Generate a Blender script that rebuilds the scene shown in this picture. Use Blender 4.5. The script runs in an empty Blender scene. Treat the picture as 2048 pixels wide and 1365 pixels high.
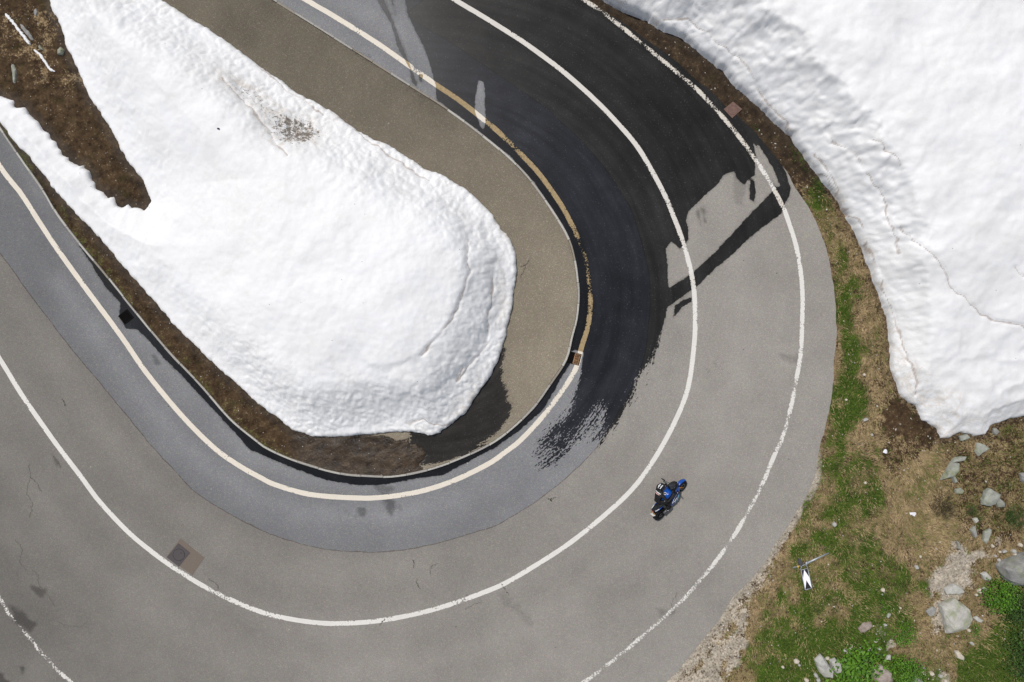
import bpy, bmesh, math, random
import numpy as np
from mathutils import Vector, Matrix
random.seed(7); rng = np.random.default_rng(11)
scn = bpy.context.scene
COL = scn.collection

# ------------------------------------------------------------------ camera, sky, sun, exposure
S = 0.0215                      # metres on the ground per photograph pixel
H = S*1365.33                   # flying height of the drone (24 mm lens)
cam = bpy.data.cameras.new('camera'); cam.lens = 24; cam.sensor_width = 36; cam.clip_end = 3000
camo = bpy.data.objects.new('camera', cam); COL.objects.link(camo); camo.location = (0, 0, H); scn.camera = camo
SH = Vector((0.38, -0.43, -1.0))           # where the sunlight travels
world = bpy.data.worlds.new('World'); scn.world = world; world.use_nodes = True
wn = world.node_tree.nodes; bg = wn['Background']
sky = wn.new('ShaderNodeTexSky'); sky.sky_type = 'NISHITA'; sky.sun_disc = False
sky.sun_elevation = math.atan(1/math.hypot(SH.x, SH.y)); sky.sun_rotation = math.atan2(-SH.x, -SH.y)
sky.altitude = 2000
hs = wn.new('ShaderNodeHueSaturation'); hs.inputs['Saturation'].default_value = .40     # thin high cloud
world.node_tree.links.new(sky.outputs[0], hs.inputs['Color']); world.node_tree.links.new(hs.outputs[0], bg.inputs[0]); bg.inputs[1].default_value = 0.13
sun = bpy.data.lights.new('sun', 'SUN'); sun.energy = 3.0; sun.angle = math.radians(2.0); sun.color = (1, .955, .90)
suno = bpy.data.objects.new('sun', sun); COL.objects.link(suno); suno.rotation_euler = SH.to_track_quat('-Z', 'Y').to_euler()
vs = scn.view_settings; vs.view_transform = 'Standard'; vs.look = 'None'; vs.gamma = 1; vs.exposure = 0.0
vs.use_curve_mapping = False

def W(px, py, z=0.0):           # a photograph pixel to the place it shows at height z
    k = (H-z)/H*S
    return ((px-1024)*k, (682.5-py)*k)

# ------------------------------------------------------------------ numpy helpers
def h2(ix, iy, s):
    n = (ix.astype(np.int64)*374761393 + iy.astype(np.int64)*668265263 + s*1442695041) & 0xffffffff
    n = ((n ^ (n >> 13))*1274126177) & 0xffffffff
    n = ((n ^ (n >> 16))*2246822519) & 0xffffffff
    return ((n ^ (n >> 15)) & 0xffffff)/float(0xffffff)
def vn(x, y, s=0):
    ix = np.floor(x); iy = np.floor(y); fx = x-ix; fy = y-iy
    fx = fx*fx*fx*(fx*(fx*6-15)+10); fy = fy*fy*fy*(fy*(fy*6-15)+10)
    a = h2(ix, iy, s); b = h2(ix+1, iy, s); c = h2(ix, iy+1, s); d = h2(ix+1, iy+1, s)
    return (a+(b-a)*fx)*(1-fy)+(c+(d-c)*fx)*fy
def fbm(x, y, o=4, s=0):
    r = 0; a = .5; t = 0
    for i in range(o):
        r = r+a*vn(x*2**i+17.3*i, y*2**i-9.1*i, s+i); t += a; a *= .5
    return r/t
def worley(x, y, s=0):
    ix = np.floor(x); iy = np.floor(y); best = np.full(x.shape, 9.0); sec = np.full(x.shape, 9.0)
    for dx in (-1, 0, 1):
        for dy in (-1, 0, 1):
            cx = ix+dx; cy = iy+dy
            px = cx+h2(cx, cy, s); py = cy+h2(cx, cy, s+5)
            d = np.hypot(px-x, py-y)
            sec = np.minimum(sec, np.maximum(best, d)); best = np.minimum(best, d)
    return best, sec
def sst(a, b, x):
    t = np.clip((x-a)/(b-a), 0, 1); return t*t*(3-2*t)
def wpoly(pts, z=0.0): return np.array([W(p[0], p[1], z) for p in pts])
def sdf(x, y, poly):            # signed distance in metres, positive inside
    best = np.full(x.shape, 1e9); ins = np.zeros(x.shape, bool)
    n = len(poly)
    for i in range(n):
        ax, ay = poly[i]; bx, by = poly[(i+1) % n]
        ex, ey = bx-ax, by-ay; L = ex*ex+ey*ey+1e-12
        t = np.clip(((x-ax)*ex+(y-ay)*ey)/L, 0, 1)
        best = np.minimum(best, (x-ax-t*ex)**2+(y-ay-t*ey)**2)
        c = (ay > y) != (by > y)
        if ay != by: ins ^= c & (x < ex*(y-ay)/ey+ax)
    return np.sqrt(best)*np.where(ins, 1, -1)
def ldist(x, y, pl):            # distance to an open line
    best = np.full(x.shape, 1e9)
    for i in range(len(pl)-1):
        ax, ay = pl[i]; bx, by = pl[i+1]; ex, ey = bx-ax, by-ay; L = ex*ex+ey*ey+1e-12
        t = np.clip(((x-ax)*ex+(y-ay)*ey)/L, 0, 1)
        best = np.minimum(best, (x-ax-t*ex)**2+(y-ay-t*ey)**2)
    return np.sqrt(best)
def cr(pts, n):                 # smooth curve through points, n evenly spaced samples
    P = np.array(pts, float); P = np.vstack([2*P[0]-P[1], P, 2*P[-1]-P[-2]]); out = []
    for i in range(1, len(P)-2):
        t = np.linspace(0, 1, 24, endpoint=False)[:, None]
        a, b, c, d = P[i-1], P[i], P[i+1], P[i+2]
        out.append(.5*((2*b)+(c-a)*t+(2*a-5*b+4*c-d)*t*t+(3*b-3*c+d-a)*t**3))
    out = np.vstack(out+[P[-2:-1]])
    sg = np.r_[0, np.cumsum(np.hypot(*np.diff(out, axis=0).T))]
    q = np.linspace(0, sg[-1], n)
    return np.stack([np.interp(q, sg, out[:, 0]), np.interp(q, sg, out[:, 1])], 1)

# ------------------------------------------------------------------ mesh helpers
def mkmesh(name, v, f, mat=None, smooth=False, attrs=None):
    v = np.asarray(v, np.float32); f = np.asarray(f, np.int32)
    me = bpy.data.meshes.new(name)
    me.vertices.add(len(v)); me.vertices.foreach_set('co', v.ravel())
    k = f.shape[1]
    me.loops.add(f.size); me.loops.foreach_set('vertex_index', f.ravel())
    me.polygons.add(len(f)); me.polygons.foreach_set('loop_start', np.arange(0, f.size, k, dtype=np.int32))
    me.polygons.foreach_set('loop_total', np.full(len(f), k, np.int32))
    me.update(calc_edges=True); me.validate()
    if smooth: me.polygons.foreach_set('use_smooth', np.ones(len(me.polygons), bool))
    for k2, a in (attrs or {}).items():
        at = me.attributes.new(k2, 'FLOAT', 'POINT'); at.data.foreach_set('value', np.asarray(a, np.float32).ravel())
    if mat: me.materials.append(mat)
    return me
def link(name, me, parent=None):
    o = bpy.data.objects.new(name, me); COL.objects.link(o)
    if parent is not None: o.parent = parent
    return o
def tag(o, label=None, cat=None, group=None, kind=None):
    if label: o['label'] = label
    if cat: o['category'] = cat
    if group: o['group'] = group
    if kind: o['kind'] = kind
    return o
def thing(name, label, cat, loc=(0, 0, 0), group=None):
    o = bpy.data.objects.new(name, None); COL.objects.link(o); o.location = loc; o.empty_display_size = .2
    return tag(o, label, cat, group)
def gridfaces(n, m):
    i, j = np.meshgrid(np.arange(n-1), np.arange(m-1), indexing='ij'); a = (i*m+j).ravel()
    return np.stack([a, a+m, a+m+1, a+1], 1)
def tri_up(v, f):               # make faces look up
    a, b, c = v[f[:, 0]], v[f[:, 1]], v[f[:, 2]]
    cr_ = (b[:, 0]-a[:, 0])*(c[:, 1]-a[:, 1])-(b[:, 1]-a[:, 1])*(c[:, 0]-a[:, 0])
    f = f.copy(); m = cr_ < 0; f[m] = f[m][:, ::-1]; return f
def strip(A, B, m, z=0.0, power=1.0):
    t = np.linspace(0, 1, m)**power
    xy = A[:, None, :]*(1-t)[None, :, None]+B[:, None, :]*t[None, :, None]
    v = np.concatenate([xy, np.full(xy.shape[:2]+(1,), z)], 2).reshape(-1, 3)
    return v, tri_up(v, gridfaces(len(A), m))
class MB:                       # collects simple solids into ONE mesh
    def __init__(s): s.v = []; s.f = []; s.mi = []; s.cur = 0
    def add(s, v, f):
        o = len(s.v); s.v += [tuple(p) for p in v]; s.f += [tuple(i+o for i in q) for q in f]; s.mi += [s.cur]*len(f); return s
    def box(s, c, d, M=None):
        x, y, z = d[0]/2, d[1]/2, d[2]/2
        v = [Vector((a*x, b*y, e*z)) for a in (-1, 1) for b in (-1, 1) for e in (-1, 1)]
        if M is not None: v = [M @ p for p in v]
        v = [p+Vector(c) for p in v]
        return s.add(v, [(0, 1, 3, 2), (4, 6, 7, 5), (0, 4, 5, 1), (2, 3, 7, 6), (0, 2, 6, 4), (1, 5, 7, 3)])
    def tube(s, pts, r, n=10, cap=True, flat=1.0):
        P = [Vector(p) for p in pts]; R = r if isinstance(r, (list, tuple)) else [r]*len(P)
        vs_ = []; up = None
        for i, p in enumerate(P):
            d = (P[min(i+1, len(P)-1)]-P[max(i-1, 0)]).normalized()
            a = Vector((0, 0, 1)) if abs(d.z) < .9 else Vector((1, 0, 0))
            if up is None: up = (a-d*a.dot(d)).normalized()
            else: up = (up-d*up.dot(d)).normalized()
            w = d.cross(up)
            for k in range(n):
                t = 2*math.pi*k/n
                vs_.append(p+(up*math.cos(t)*flat+w*math.sin(t))*R[i])
        f = [(i*n+k, i*n+(k+1) % n, (i+1)*n+(k+1) % n, (i+1)*n+k) for i in range(len(P)-1) for k in range(n)]
        if cap: f += [tuple(range(n))[::-1], tuple((len(P)-1)*n+k for k in range(n))]
        return s.add(vs_, f)
    def loft(s, rings, cap=True):
        n = len(rings[0]); vs_ = [p for r in rings for p in r]
        f = [(i*n+k, i*n+(k+1) % n, (i+1)*n+(k+1) % n, (i+1)*n+k) for i in range(len(rings)-1) for k in range(n)]
        if cap: f += [tuple(range(n))[::-1], tuple((len(rings)-1)*n+k for k in range(n))]
        return s.add(vs_, f)
    def torus(s, c, R, r, axis='Y', n=36, m=12, w=1.0, a0=0, a1=None):
        full = a1 is None; a1_ = 2*math.pi if full else a1
        nn = n if full else n+1; vs_ = []
        for i in range(nn):
            t = a0+(a1_-a0)*i/n
            for k in range(m):
                u = 2*math.pi*k/m
                rr = R+r*math.cos(u); q = w*r*math.sin(u)
                vs_.append(Vector((c[0]+rr*math.cos(t), c[1]+q, c[2]+rr*math.sin(t))) if axis == 'Y' else Vector((c[0]+rr*math.cos(t), c[1]+rr*math.sin(t), c[2]+q)))
        f = [(i*m+k, ((i+1) % nn)*m+k, ((i+1) % nn)*m+(k+1) % m, i*m+(k+1) % m) for i in range(n) for k in range(m)]
        return s.add(vs_, f)
    def mesh(s, name, mats, smooth=False, bevel=0):
        me = bpy.data.meshes.new(name); me.from_pydata([tuple(p) for p in s.v], [], s.f)
        for m in (mats if isinstance(mats, (list, tuple)) else [mats]): me.materials.append(m)
        if any(s.mi): me.polygons.foreach_set('material_index', s.mi)
        bm = bmesh.new(); bm.from_mesh(me); bmesh.ops.recalc_face_normals(bm, faces=bm.faces)
        if bevel: bmesh.ops.bevel(bm, geom=list(bm.edges), offset=bevel, segments=1, affect='EDGES')
        bm.to_mesh(me); bm.free()
        if smooth: me.polygons.foreach_set('use_smooth', [True]*len(me.polygons))
        return me
    def obj(s, name, mats, parent=None, smooth=False, bevel=0): return link(name, s.mesh(name, mats, smooth, bevel), parent)
def ring(x, y, z, hw, hh, n=16, e=2.4):   # superellipse cross-section across a vehicle
    r = []
    for k in range(n):
        t = 2*math.pi*k/n; c, s_ = math.cos(t), math.sin(t)
        r.append(Vector((x, y+hw*math.copysign(abs(c)**(2/e), c), z+hh*math.copysign(abs(s_)**(2/e), s_))))
    return r

# ------------------------------------------------------------------ node helpers
class NT:
    def __init__(s, name):
        s.m = bpy.data.materials.new(name); s.m.use_nodes = True; s.t = s.m.node_tree
        s.b = s.t.nodes['Principled BSDF']; s.out = s.t.nodes['Material Output']; s._co = None
    def n(s, ty, **k):
        x = s.t.nodes.new(ty)
        for a, b in k.items(): setattr(x, a, b)
        return x
    def l(s, a, b): s.t.links.new(a, b)
    def put(s, sock, v):
        if isinstance(v, (int, float)): sock.default_value = v
        elif isinstance(v, (tuple, list)): sock.default_value = tuple(v)+((1,) if len(v) == 3 and sock.type == 'RGBA' else ())
        else: s.l(v, sock)
    def co(s, scale=None, rot=None):
        if s._co is None: s._co = s.n('ShaderNodeTexCoord').outputs['Object']
        if scale is None: return s._co
        m = s.n('ShaderNodeMapping'); s.l(s._co, m.inputs[0]); m.inputs['Scale'].default_value = scale
        if rot: m.inputs['Rotation'].default_value = rot
        return m.outputs[0]
    def noise(s, sc, det=3, rough=.55, vec=None, dist=0.0, col=False):
        x = s.n('ShaderNodeTexNoise'); s.l(vec if vec is not None else s.co(), x.inputs['Vector'])
        x.inputs['Scale'].default_value = sc; x.inputs['Detail'].default_value = det; x.inputs['Roughness'].default_value = rough; x.inputs['Distortion'].default_value = dist
        return x.outputs['Color' if col else 'Fac']
    def vor(s, sc, feat='F1', vec=None, out='Distance', rnd=1.0):
        x = s.n('ShaderNodeTexVoronoi', feature=feat); s.l(vec if vec is not None else s.co(), x.inputs['Vector']); x.inputs['Scale'].default_value = sc
        x.inputs['Randomness'].default_value = rnd
        return x.outputs[out]
    def mr(s, v, a, b, c=0.0, d=1.0, smooth=False):
        x = s.n('ShaderNodeMapRange'); x.clamp = True
        if smooth: x.interpolation_type = 'SMOOTHSTEP'
        s.put(x.inputs[0], v); x.inputs[1].default_value = a; x.inputs[2].default_value = b; x.inputs[3].default_value = c; x.inputs[4].default_value = d
        return x.outputs[0]
    def ma(s, op, a, b=0.0, c=0.0):
        x = s.n('ShaderNodeMath', operation=op); s.put(x.inputs[0], a); s.put(x.inputs[1], b); s.put(x.inputs[2], c); return x.outputs[0]
    def mix(s, f, a, b, mode='MIX'):
        x = s.n('ShaderNodeMix', data_type='RGBA', blend_type=mode); s.put(x.inputs[0], f); s.put(x.inputs[6], a); s.put(x.inputs[7], b); return x.outputs[2]
    def mul(s, a, f):           # colour times a number
        x = s.n('ShaderNodeMix', data_type='RGBA', blend_type='MULTIPLY'); x.inputs[0].default_value = 1
        s.put(x.inputs[6], a); c = s.n('ShaderNodeCombineXYZ')
        for i in range(3): s.put(c.inputs[i], f)
        s.l(c.outputs[0], x.inputs[7]); return x.outputs[2]
    def attr(s, name):
        x = s.n('ShaderNodeAttribute'); x.attribute_name = name; return x.outputs['Fac']
    def bump(s, h, dist=.01, st=1.0, prev=None):
        x = s.n('ShaderNodeBump'); s.put(x.inputs['Height'], h); x.inputs['Distance'].default_value = dist; x.inputs['Strength'].default_value = st
        if prev is not None: s.l(prev, x.inputs['Normal'])
        return x.outputs[0]
    def fin(s, col, rough=.8, norm=None, spec=.5, metal=0.0):
        s.put(s.b.inputs['Base Color'], col); s.put(s.b.inputs['Roughness'], rough); s.put(s.b.inputs['Specular IOR Level'], spec); s.put(s.b.inputs['Metallic'], metal)
        if norm is not None: s.l(norm, s.b.inputs['Normal'])
        return s.m
def plain(name, col, rough=.6, var=.15, sc=14, metal=0.0, bump=.002, spec=.5, coat=0.0):
    t = NT(name); n = t.noise(sc, 4); f = t.mr(n, .3, .7, 1-var, 1+var)
    m = t.fin(t.mul(col, f), t.mr(n, .3, .7, max(.05, rough-.08), min(1, rough+.08)), t.bump(n, bump, .6), spec, metal)
    t.b.inputs['Coat Weight'].default_value = coat; t.b.inputs['Coat Roughness'].default_value = .06
    return m

def wet_nodes(t):
    """water film on the paving: a region with ragged, tyre-dragged edges"""
    w = t.attr('wet'); a = t.attr('rag'); su = t.attr('su'); sv = t.attr('sv')
    c = t.n('ShaderNodeCombineXYZ'); t.l(t.ma('MULTIPLY', su, 1.3), c.inputs[0]); t.l(t.ma('MULTIPLY', sv, 13.0), c.inputs[1])
    st = t.noise(1.0, 3, .6, vec=c.outputs[0])
    c2 = t.n('ShaderNodeCombineXYZ'); t.l(t.ma('MULTIPLY', su, .45), c2.inputs[0]); t.l(t.ma('MULTIPLY', sv, 2.6), c2.inputs[1])
    st2 = t.noise(1.0, 2, .5, vec=c2.outputs[0])
    c3 = t.n('ShaderNodeCombineXYZ'); t.l(t.ma('MULTIPLY', su, 9.0), c3.inputs[0]); t.l(t.ma('MULTIPLY', sv, 17.0), c3.inputs[1])
    st = t.ma('ADD', st, t.ma('MULTIPLY', t.ma('SUBTRACT', t.noise(1.0, 2, .5, vec=c3.outputs[0]), .5), .95))
    s = t.ma('ADD', t.ma('MULTIPLY', t.ma('SUBTRACT', st, .5), 1.5), t.ma('MULTIPLY', t.ma('SUBTRACT', st2, .5), 1.0))
    e = t.ma('MULTIPLY', t.ma('SUBTRACT', t.noise(4.5, 5, .65), .5), .16)
    v = t.ma('ADD', t.ma('ADD', w, e), t.ma('MULTIPLY', s, a))
    t.damp = t.ma('MULTIPLY', t.mr(v, -.10, -.01), t.mr(t.noise(2.3, 3, .6), .40, .60, .1, .55))
    return t.mr(v, -.014, .014)

def asphalt(name, dry, wetc, mott=.10, warm=(.34, .31, .28)):
    t = NT(name)
    big = t.noise(.16, 3, .5); mid = t.noise(.9, 4, .6); fine = t.noise(26, 4, .75)
    spk = t.vor(34, out='Color'); sep = t.n('ShaderNodeSeparateColor'); t.l(spk, sep.inputs[0])
    f = t.ma('MULTIPLY', t.mr(big, .3, .7, 1-mott, 1+mott), t.mr(mid, .3, .7, .94, 1.06))
    f = t.ma('MULTIPLY', f, t.mr(fine, .25, .75, .80, 1.20))
    f = t.ma('MULTIPLY', f, t.mr(sep.outputs[0], 0, 1, .90, 1.10))
    glit = t.mr(sep.outputs[1], .975, .99, 0, 1)
    c = t.mul(dry, f)
    hn = t.noise(9, 3, .6, col=True); c = t.mix(.16, c, t.mix(1.0, c, t.mix(1.0, hn, (2.0, 2.0, 2.0), 'MULTIPLY'), 'MULTIPLY'))
    c = t.mix(t.mr(t.noise(11, 2, .5, vec=t.co((1, 1, 1))), .35, .65, 0, .10), c, t.mul(warm, f))
    c = t.mix(t.ma('MULTIPLY', t.mr(sep.outputs[2], .90, .97), .5), c, (.46, .40, .33))
    c = t.mul(c, t.mr(t.attr('tone'), 0, 1, .50, 1.25))
    c = t.mix(t.attr('stain'), c, t.mul(c, .42))
    fl = t.n('ShaderNodeSeparateColor'); t.l(t.vor(2.1, out='Color'), fl.inputs[0])
    fk = t.ma('MULTIPLY', t.mr(t.vor(2.1), .05, .075, 1, 0), t.mr(fl.outputs[0], .80, .84)); c = t.mix(t.ma('MULTIPLY', fk, .7), c, t.mul((.30, .28, .25), t.mr(fl.outputs[1], .2, .9, .15, 1.9)))
    # hairline cracks
    cc = t.ma('MULTIPLY', t.mr(t.vor(.55, 'DISTANCE_TO_EDGE', vec=t.noise_warp(.9, .35)), .0, .006, 1, 0), t.mr(t.noise(.35, 2, .5), .60, .68))
    c = t.mix(t.ma('MULTIPLY', cc, .45), c, t.mul(c, .35))
    w = wet_nodes(t)
    wc = t.mul(wetc, t.ma('MULTIPLY', t.mr(fine, .25, .75, .60, 1.5), t.ma('MULTIPLY', t.mr(mid, .3, .7, .75, 1.25), t.mr(big, .35, .65, .8, 1.3))))
    wc = t.mix(t.ma('MULTIPLY', glit, .35), wc, (.09, .09, .10))  # glints on the wet film painted in as pale specks
    cs = t.n('ShaderNodeCombineXYZ'); t.l(t.ma('MULTIPLY', t.attr('su'), .22), cs.inputs[0]); t.l(t.ma('MULTIPLY', t.attr('sv'), 2.4), cs.inputs[1]); wc = t.mul(wc, t.mr(t.noise(1.0, 4, .6, vec=cs.outputs[0]), .3, .7, .75, 1.45))
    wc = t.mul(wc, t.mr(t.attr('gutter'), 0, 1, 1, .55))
    c = t.mix(t.damp, c, t.mul(c, .45)); col = t.mix(w, c, wc)
    nb = t.bump(t.ma('MULTIPLY', t.ma('ADD', fine, t.ma('MULTIPLY', sep.outputs[0], .6)), t.ma('SUBTRACT', 1.0, t.ma('MULTIPLY', w, .85))), .004, .7)
    return t.fin(col, t.ma('SUBTRACT', .95, t.ma('MULTIPLY', w, .67)), nb, t.ma('SUBTRACT', .25, t.ma('MULTIPLY', w, .05)))
def noise_warp(s, sc, amt):
    nz = s.noise(sc*2.2, 4, .6, col=True); x = s.n('ShaderNodeVectorMath', operation='SUBTRACT'); s.l(nz, x.inputs[0]); x.inputs[1].default_value = (.5, .5, .5)
    y = s.n('ShaderNodeVectorMath', operation='SCALE'); s.l(x.outputs[0], y.inputs[0]); y.inputs['Scale'].default_value = amt*2
    z = s.n('ShaderNodeVectorMath', operation='ADD'); s.l(s.co(), z.inputs[0]); s.l(y.outputs[0], z.inputs[1]); return z.outputs[0]
NT.noise_warp = noise_warp

def paint(name, col, wetcol):
    t = NT(name); n1 = t.noise(9, 5, .7); n2 = t.noise(1.3, 3, .6); e = t.attr('edge')
    c = t.mul(col, t.ma('MULTIPLY', t.mr(t.noise(30, 3, .7), .3, .7, .90, 1.06), t.mr(n2, .3, .7, .93, 1.04)))
    w = wet_nodes(t); c = t.mix(t.ma('MULTIPLY', w, t.attr('tint')), c, t.mul(wetcol, t.mr(n1, .3, .7, .7, 1.2)))
    c = t.mix(t.ma('MULTIPLY', t.ma('MULTIPLY', w, t.ma('SUBTRACT', 1.0, t.attr('tint'))), .25), c, (.45, .41, .33))
    # worn-off paint: the sheet has real holes
    k = t.ma('ADD', t.ma('ADD', t.ma('MULTIPLY', t.noise(13, 5, .75), .6), t.ma('MULTIPLY', n2, .4)), t.ma('MULTIPLY', e, .07))
    hole = t.mr(t.ma('SUBTRACT', k, t.ma('SUBTRACT', t.attr('wear'), .085)), -.012, .012)
    m = t.fin(c, .7, t.bump(n1, .002, .5), .3)
    tr = t.n('ShaderNodeBsdfTransparent'); mx = t.n('ShaderNodeMixShader')
    t.l(hole, mx.inputs[0]); t.l(t.b.outputs[0], mx.inputs[1]); t.l(tr.outputs[0], mx.inputs[2]); t.l(mx.outputs[0], t.out.inputs[0])
    return m

def snow_mat():
    t = NT('snow'); n1 = t.noise(2.6, 6, .62); n2 = t.noise(14, 5, .65); n3 = t.noise(55, 3, .6)
    c = t.mix(t.mr(t.noise(.7, 4, .6), .38, .68, 0, .55), (.785, .788, .795), (.752, .747, .736))
    d = t.attr('dirt')
    streak = t.mr(t.noise(4.5, 6, .72, dist=.6), .42, .72)
    c = t.mix(t.ma('MULTIPLY', t.ma('MULTIPLY', d, streak), .85), c, (.42, .36, .28))
    faint = t.ma('MULTIPLY', t.mr(t.noise(1.1, 5, .7, dist=.8), .50, .72), t.mr(n2, .4, .65, .2, .6))
    c = t.mix(t.ma('MULTIPLY', faint, .50), c, (.60, .55, .48))
    rdg = t.ma('MULTIPLY', t.mr(t.ma('ABSOLUTE', t.ma('SUBTRACT', t.noise(.75, 5, .6, dist=.4), .5)), .0, .030, 1, 0), t.mr(d, .15, .45))
    c = t.mix(t.ma('MULTIPLY', rdg, .55), c, (.60, .53, .45))
    blk = t.ma('MULTIPLY', t.mr(t.ma('ADD', t.noise(7, 5, .75, dist=.5), t.ma('MULTIPLY', t.attr('soot'), .34)), .78, .84), 1.0)
    c = t.mix(t.ma('MULTIPLY', blk, .85), c, (.10, .075, .05))
    ck = t.ma('MULTIPLY', t.mr(t.attr('crack'), .015, .050, 1, 0), t.mr(t.noise(.8, 3, .6), .34, .50))
    c = t.mix(t.ma('MULTIPLY', ck, .62), c, (.30, .22, .17))
    peb = t.n('ShaderNodeSeparateColor'); t.l(t.vor(2.4, out='Color'), peb.inputs[0])
    dot = t.ma('MULTIPLY', t.mr(t.vor(2.4), .035, .05, 1, 0), t.mr(peb.outputs[0], .80, .84))
    c = t.mix(t.ma('MULTIPLY', dot, .8), c, (.12, .10, .09))
    rg = t.attr('rough')
    b = t.bump(n1, .06, .13); b = t.bump(n2, .016, .32, b); b = t.bump(t.noise(7, 4, .6), .03, .14, b); b = t.bump(n3, .003, .4, b)
    t.fin(c, .62, b, .25)
    t.b.inputs['Subsurface Weight'].default_value = 0.0
    return t.m

def soil_mat():
    """bare and mossy ground; the mesh carries kinds of ground, damp, and painted snow-edge shade"""
    t = NT('soil'); n1 = t.noise(3.2, 6, .68); n2 = t.noise(13, 5, .7); n3 = t.noise(42, 4, .7)
    dark = t.mix(t.mr(n1, .35, .65), (.034, .020, .011), (.100, .064, .034))
    dark = t.mix(t.ma('MULTIPLY', t.mr(n2, .55, .72), .55), dark, (.17, .115, .050))
    dark = t.mix(t.mr(t.noise(1.7, 4, .6), .58, .72, 0, .5), dark, (.048, .050, .012))
    dry = t.mix(t.mr(n1, .35, .65), (.125, .088, .048), (.285, .205, .112))
    dry = t.mix(t.ma('MULTIPLY', t.mr(n2, .52, .7), .6), dry, (.46, .34, .20))
    dry = t.mix(t.ma('MULTIPLY', t.mr(n3, .30, .42, 1, 0), .6), dry, (.06, .042, .022))
    sand = t.mix(t.mr(n2, .35, .65), (.30, .25, .19), (.46, .41, .33))
    sand = t.mix(t.ma('MULTIPLY', t.mr(n3, .58, .68), .6), sand, (.66, .62, .56))
    green = t.mix(t.mr(n2, .35, .65), (.018, .045, .004), (.085, .128, .018))
    green = t.mix(t.ma('MULTIPLY', t.mr(n1, .56, .7), .5), green, (.17, .13, .05))
    e = t.ma('MULTIPLY', t.ma('SUBTRACT', t.ma('ADD', t.ma('MULTIPLY', n1, .45), t.ma('MULTIPLY', n2, .55)), .5), 2.3)
    def W_(a): return t.mr(t.ma('ADD', t.attr(a), e), .38, .62)
    c = t.mix(W_('dry'), dark, dry); c = t.mix(W_('sand'), c, sand); c = t.mix(W_('green'), c, green)
    peb = t.n('ShaderNodeSeparateColor'); t.l(t.vor(7.5, out='Color'), peb.inputs[0])
    dot = t.ma('MULTIPLY', t.mr(t.vor(7.5), .12, .20, 1, 0), t.mr(peb.outputs[0], .90, .93))
    c = t.mix(t.ma('MULTIPLY', dot, .8), c, t.mul((.55, .50, .44), t.mr(peb.outputs[1], 0, 1, .5, 1.1)))
    c = t.mul(c, t.ma('MULTIPLY', t.mr(t.noise(1.9, 5, .7), .3, .7, .68, 1.32), t.mr(t.noise(6.5, 4, .7), .35, .65, .80, 1.2)))
    w = t.attr('damp'); c = t.mul(c, t.mr(w, 0, 1, 1, .50))  # wet soil, plus shade under the snow edges put into the colour
    h = t.ma('ADD', t.ma('MULTIPLY', n1, 1.2), t.ma('ADD', t.ma('MULTIPLY', n2, .6), t.ma('MULTIPLY', n3, .3)))
    return t.fin(c, t.ma('SUBTRACT', .95, t.ma('MULTIPLY', t.attr('shine'), .70)), t.bump(h, .05, .8), t.ma('ADD', .15, t.ma('MULTIPLY', t.attr('shine'), .25)))

M = {}
M['road'] = asphalt('road_asphalt', (.285, .267, .241), (.0165, .0158, .0150), .07)
M['lane'] = asphalt('smooth_asphalt', (.240, .243, .252), (.0140, .0148, .0182), .05, (.27, .26, .25))
M['pave'] = asphalt('old_pavement_asphalt', (.195, .168, .126), (.020, .018, .016), .06, (.26, .22, .16))
M['white'] = paint('white_road_paint', (.70, .675, .63), (.42, .30, .13))
M['joint'] = asphalt('joint_asphalt', (.15, .13, .12), (.012, .011, .011), .1)
M['cream'] = paint('cream_road_paint', (.72, .66, .56), (.34, .25, .13))
M['snow'] = snow_mat(); M['soil'] = soil_mat()

# ------------------------------------------------------------------ traced lines (photograph pixels on the ground)
KERB = [(-330,-240),(-200,-40),(-100,110),(0,257),(43,320),(89,386),(117,433),(165,495),(207,545),(272,626),(337,704),(403,774),(461,840),(510,881),(537,900),(595,925),(677,948),(738,954),(790,954),(858,941),(930,915),(1000,878),(1064,821),(1104,767),(1134,720),(1145,677),(1156,631),(1158,573),(1147,502),(1125,451),(1069,369),(1020,316),(961,267),(892,216),(816,168),(688,87),(549,0),(450,-62),(320,-145),(180,-235)]
SEAM = [(-330,20),(-200,220),(-80,395),(0,506),(52,578),(127,678),(172,733),(241,816),(306,895),(341,932),(382,977),(443,1019),(500,1050),(551,1072),(636,1096),(718,1104),(790,1102),(875,1087),(943,1067),(1000,1047),(1068,1006),(1136,953),(1182,908),(1215,861),(1258,789),(1287,717),(1298,645),(1300,574),(1291,516),(1266,430),(1244,389),(1214,343),(1165,284),(1125,247),(1082,209),(1000,152),(896,82),(820,33),(846,0),(900,-70),(960,-150)]
OUTER = [(-500,600),(-330,1000),(-160,1270),(10,1450),(220,1530),(420,1620),(640,1650),(880,1620),(1100,1530),(1250,1430),(1341,1357),(1382,1309),(1429,1251),(1470,1193),(1520,1135),(1561,1074),(1602,1012),(1629,961),(1638,911),(1652,853),(1663,789),(1669,717),(1672,645),(1669,591),(1663,538),(1647,484),(1625,430),(1599,386),(1561,330),(1500,255),(1440,200),(1370,140),(1290,78),(1200,15),(1090,-60),(960,-150)]
L_IN = [(-200,20),(-90,190),(0,333),(43,389),(79,445),(117,502),(172,578),(241,671),(296,750),(365,833),(427,895),(477,931),(520,955),(551,970),(619,989),(704,996),(766,995),(841,983),(909,961),(977,928),(1010,905),(1043,879),(1090,828),(1122,785),(1143,753),(1154,731),(1163,695),(1176,652),(1181,602),(1178,563),(1172,523),(1154,473),(1135,433),(1115,399),(1079,349),(1049,316),(1010,277),(985,254),(922,204),(872,170),(820,133),(747,82),(665,31),(612,0),(500,-70),(350,-160)]
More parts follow.
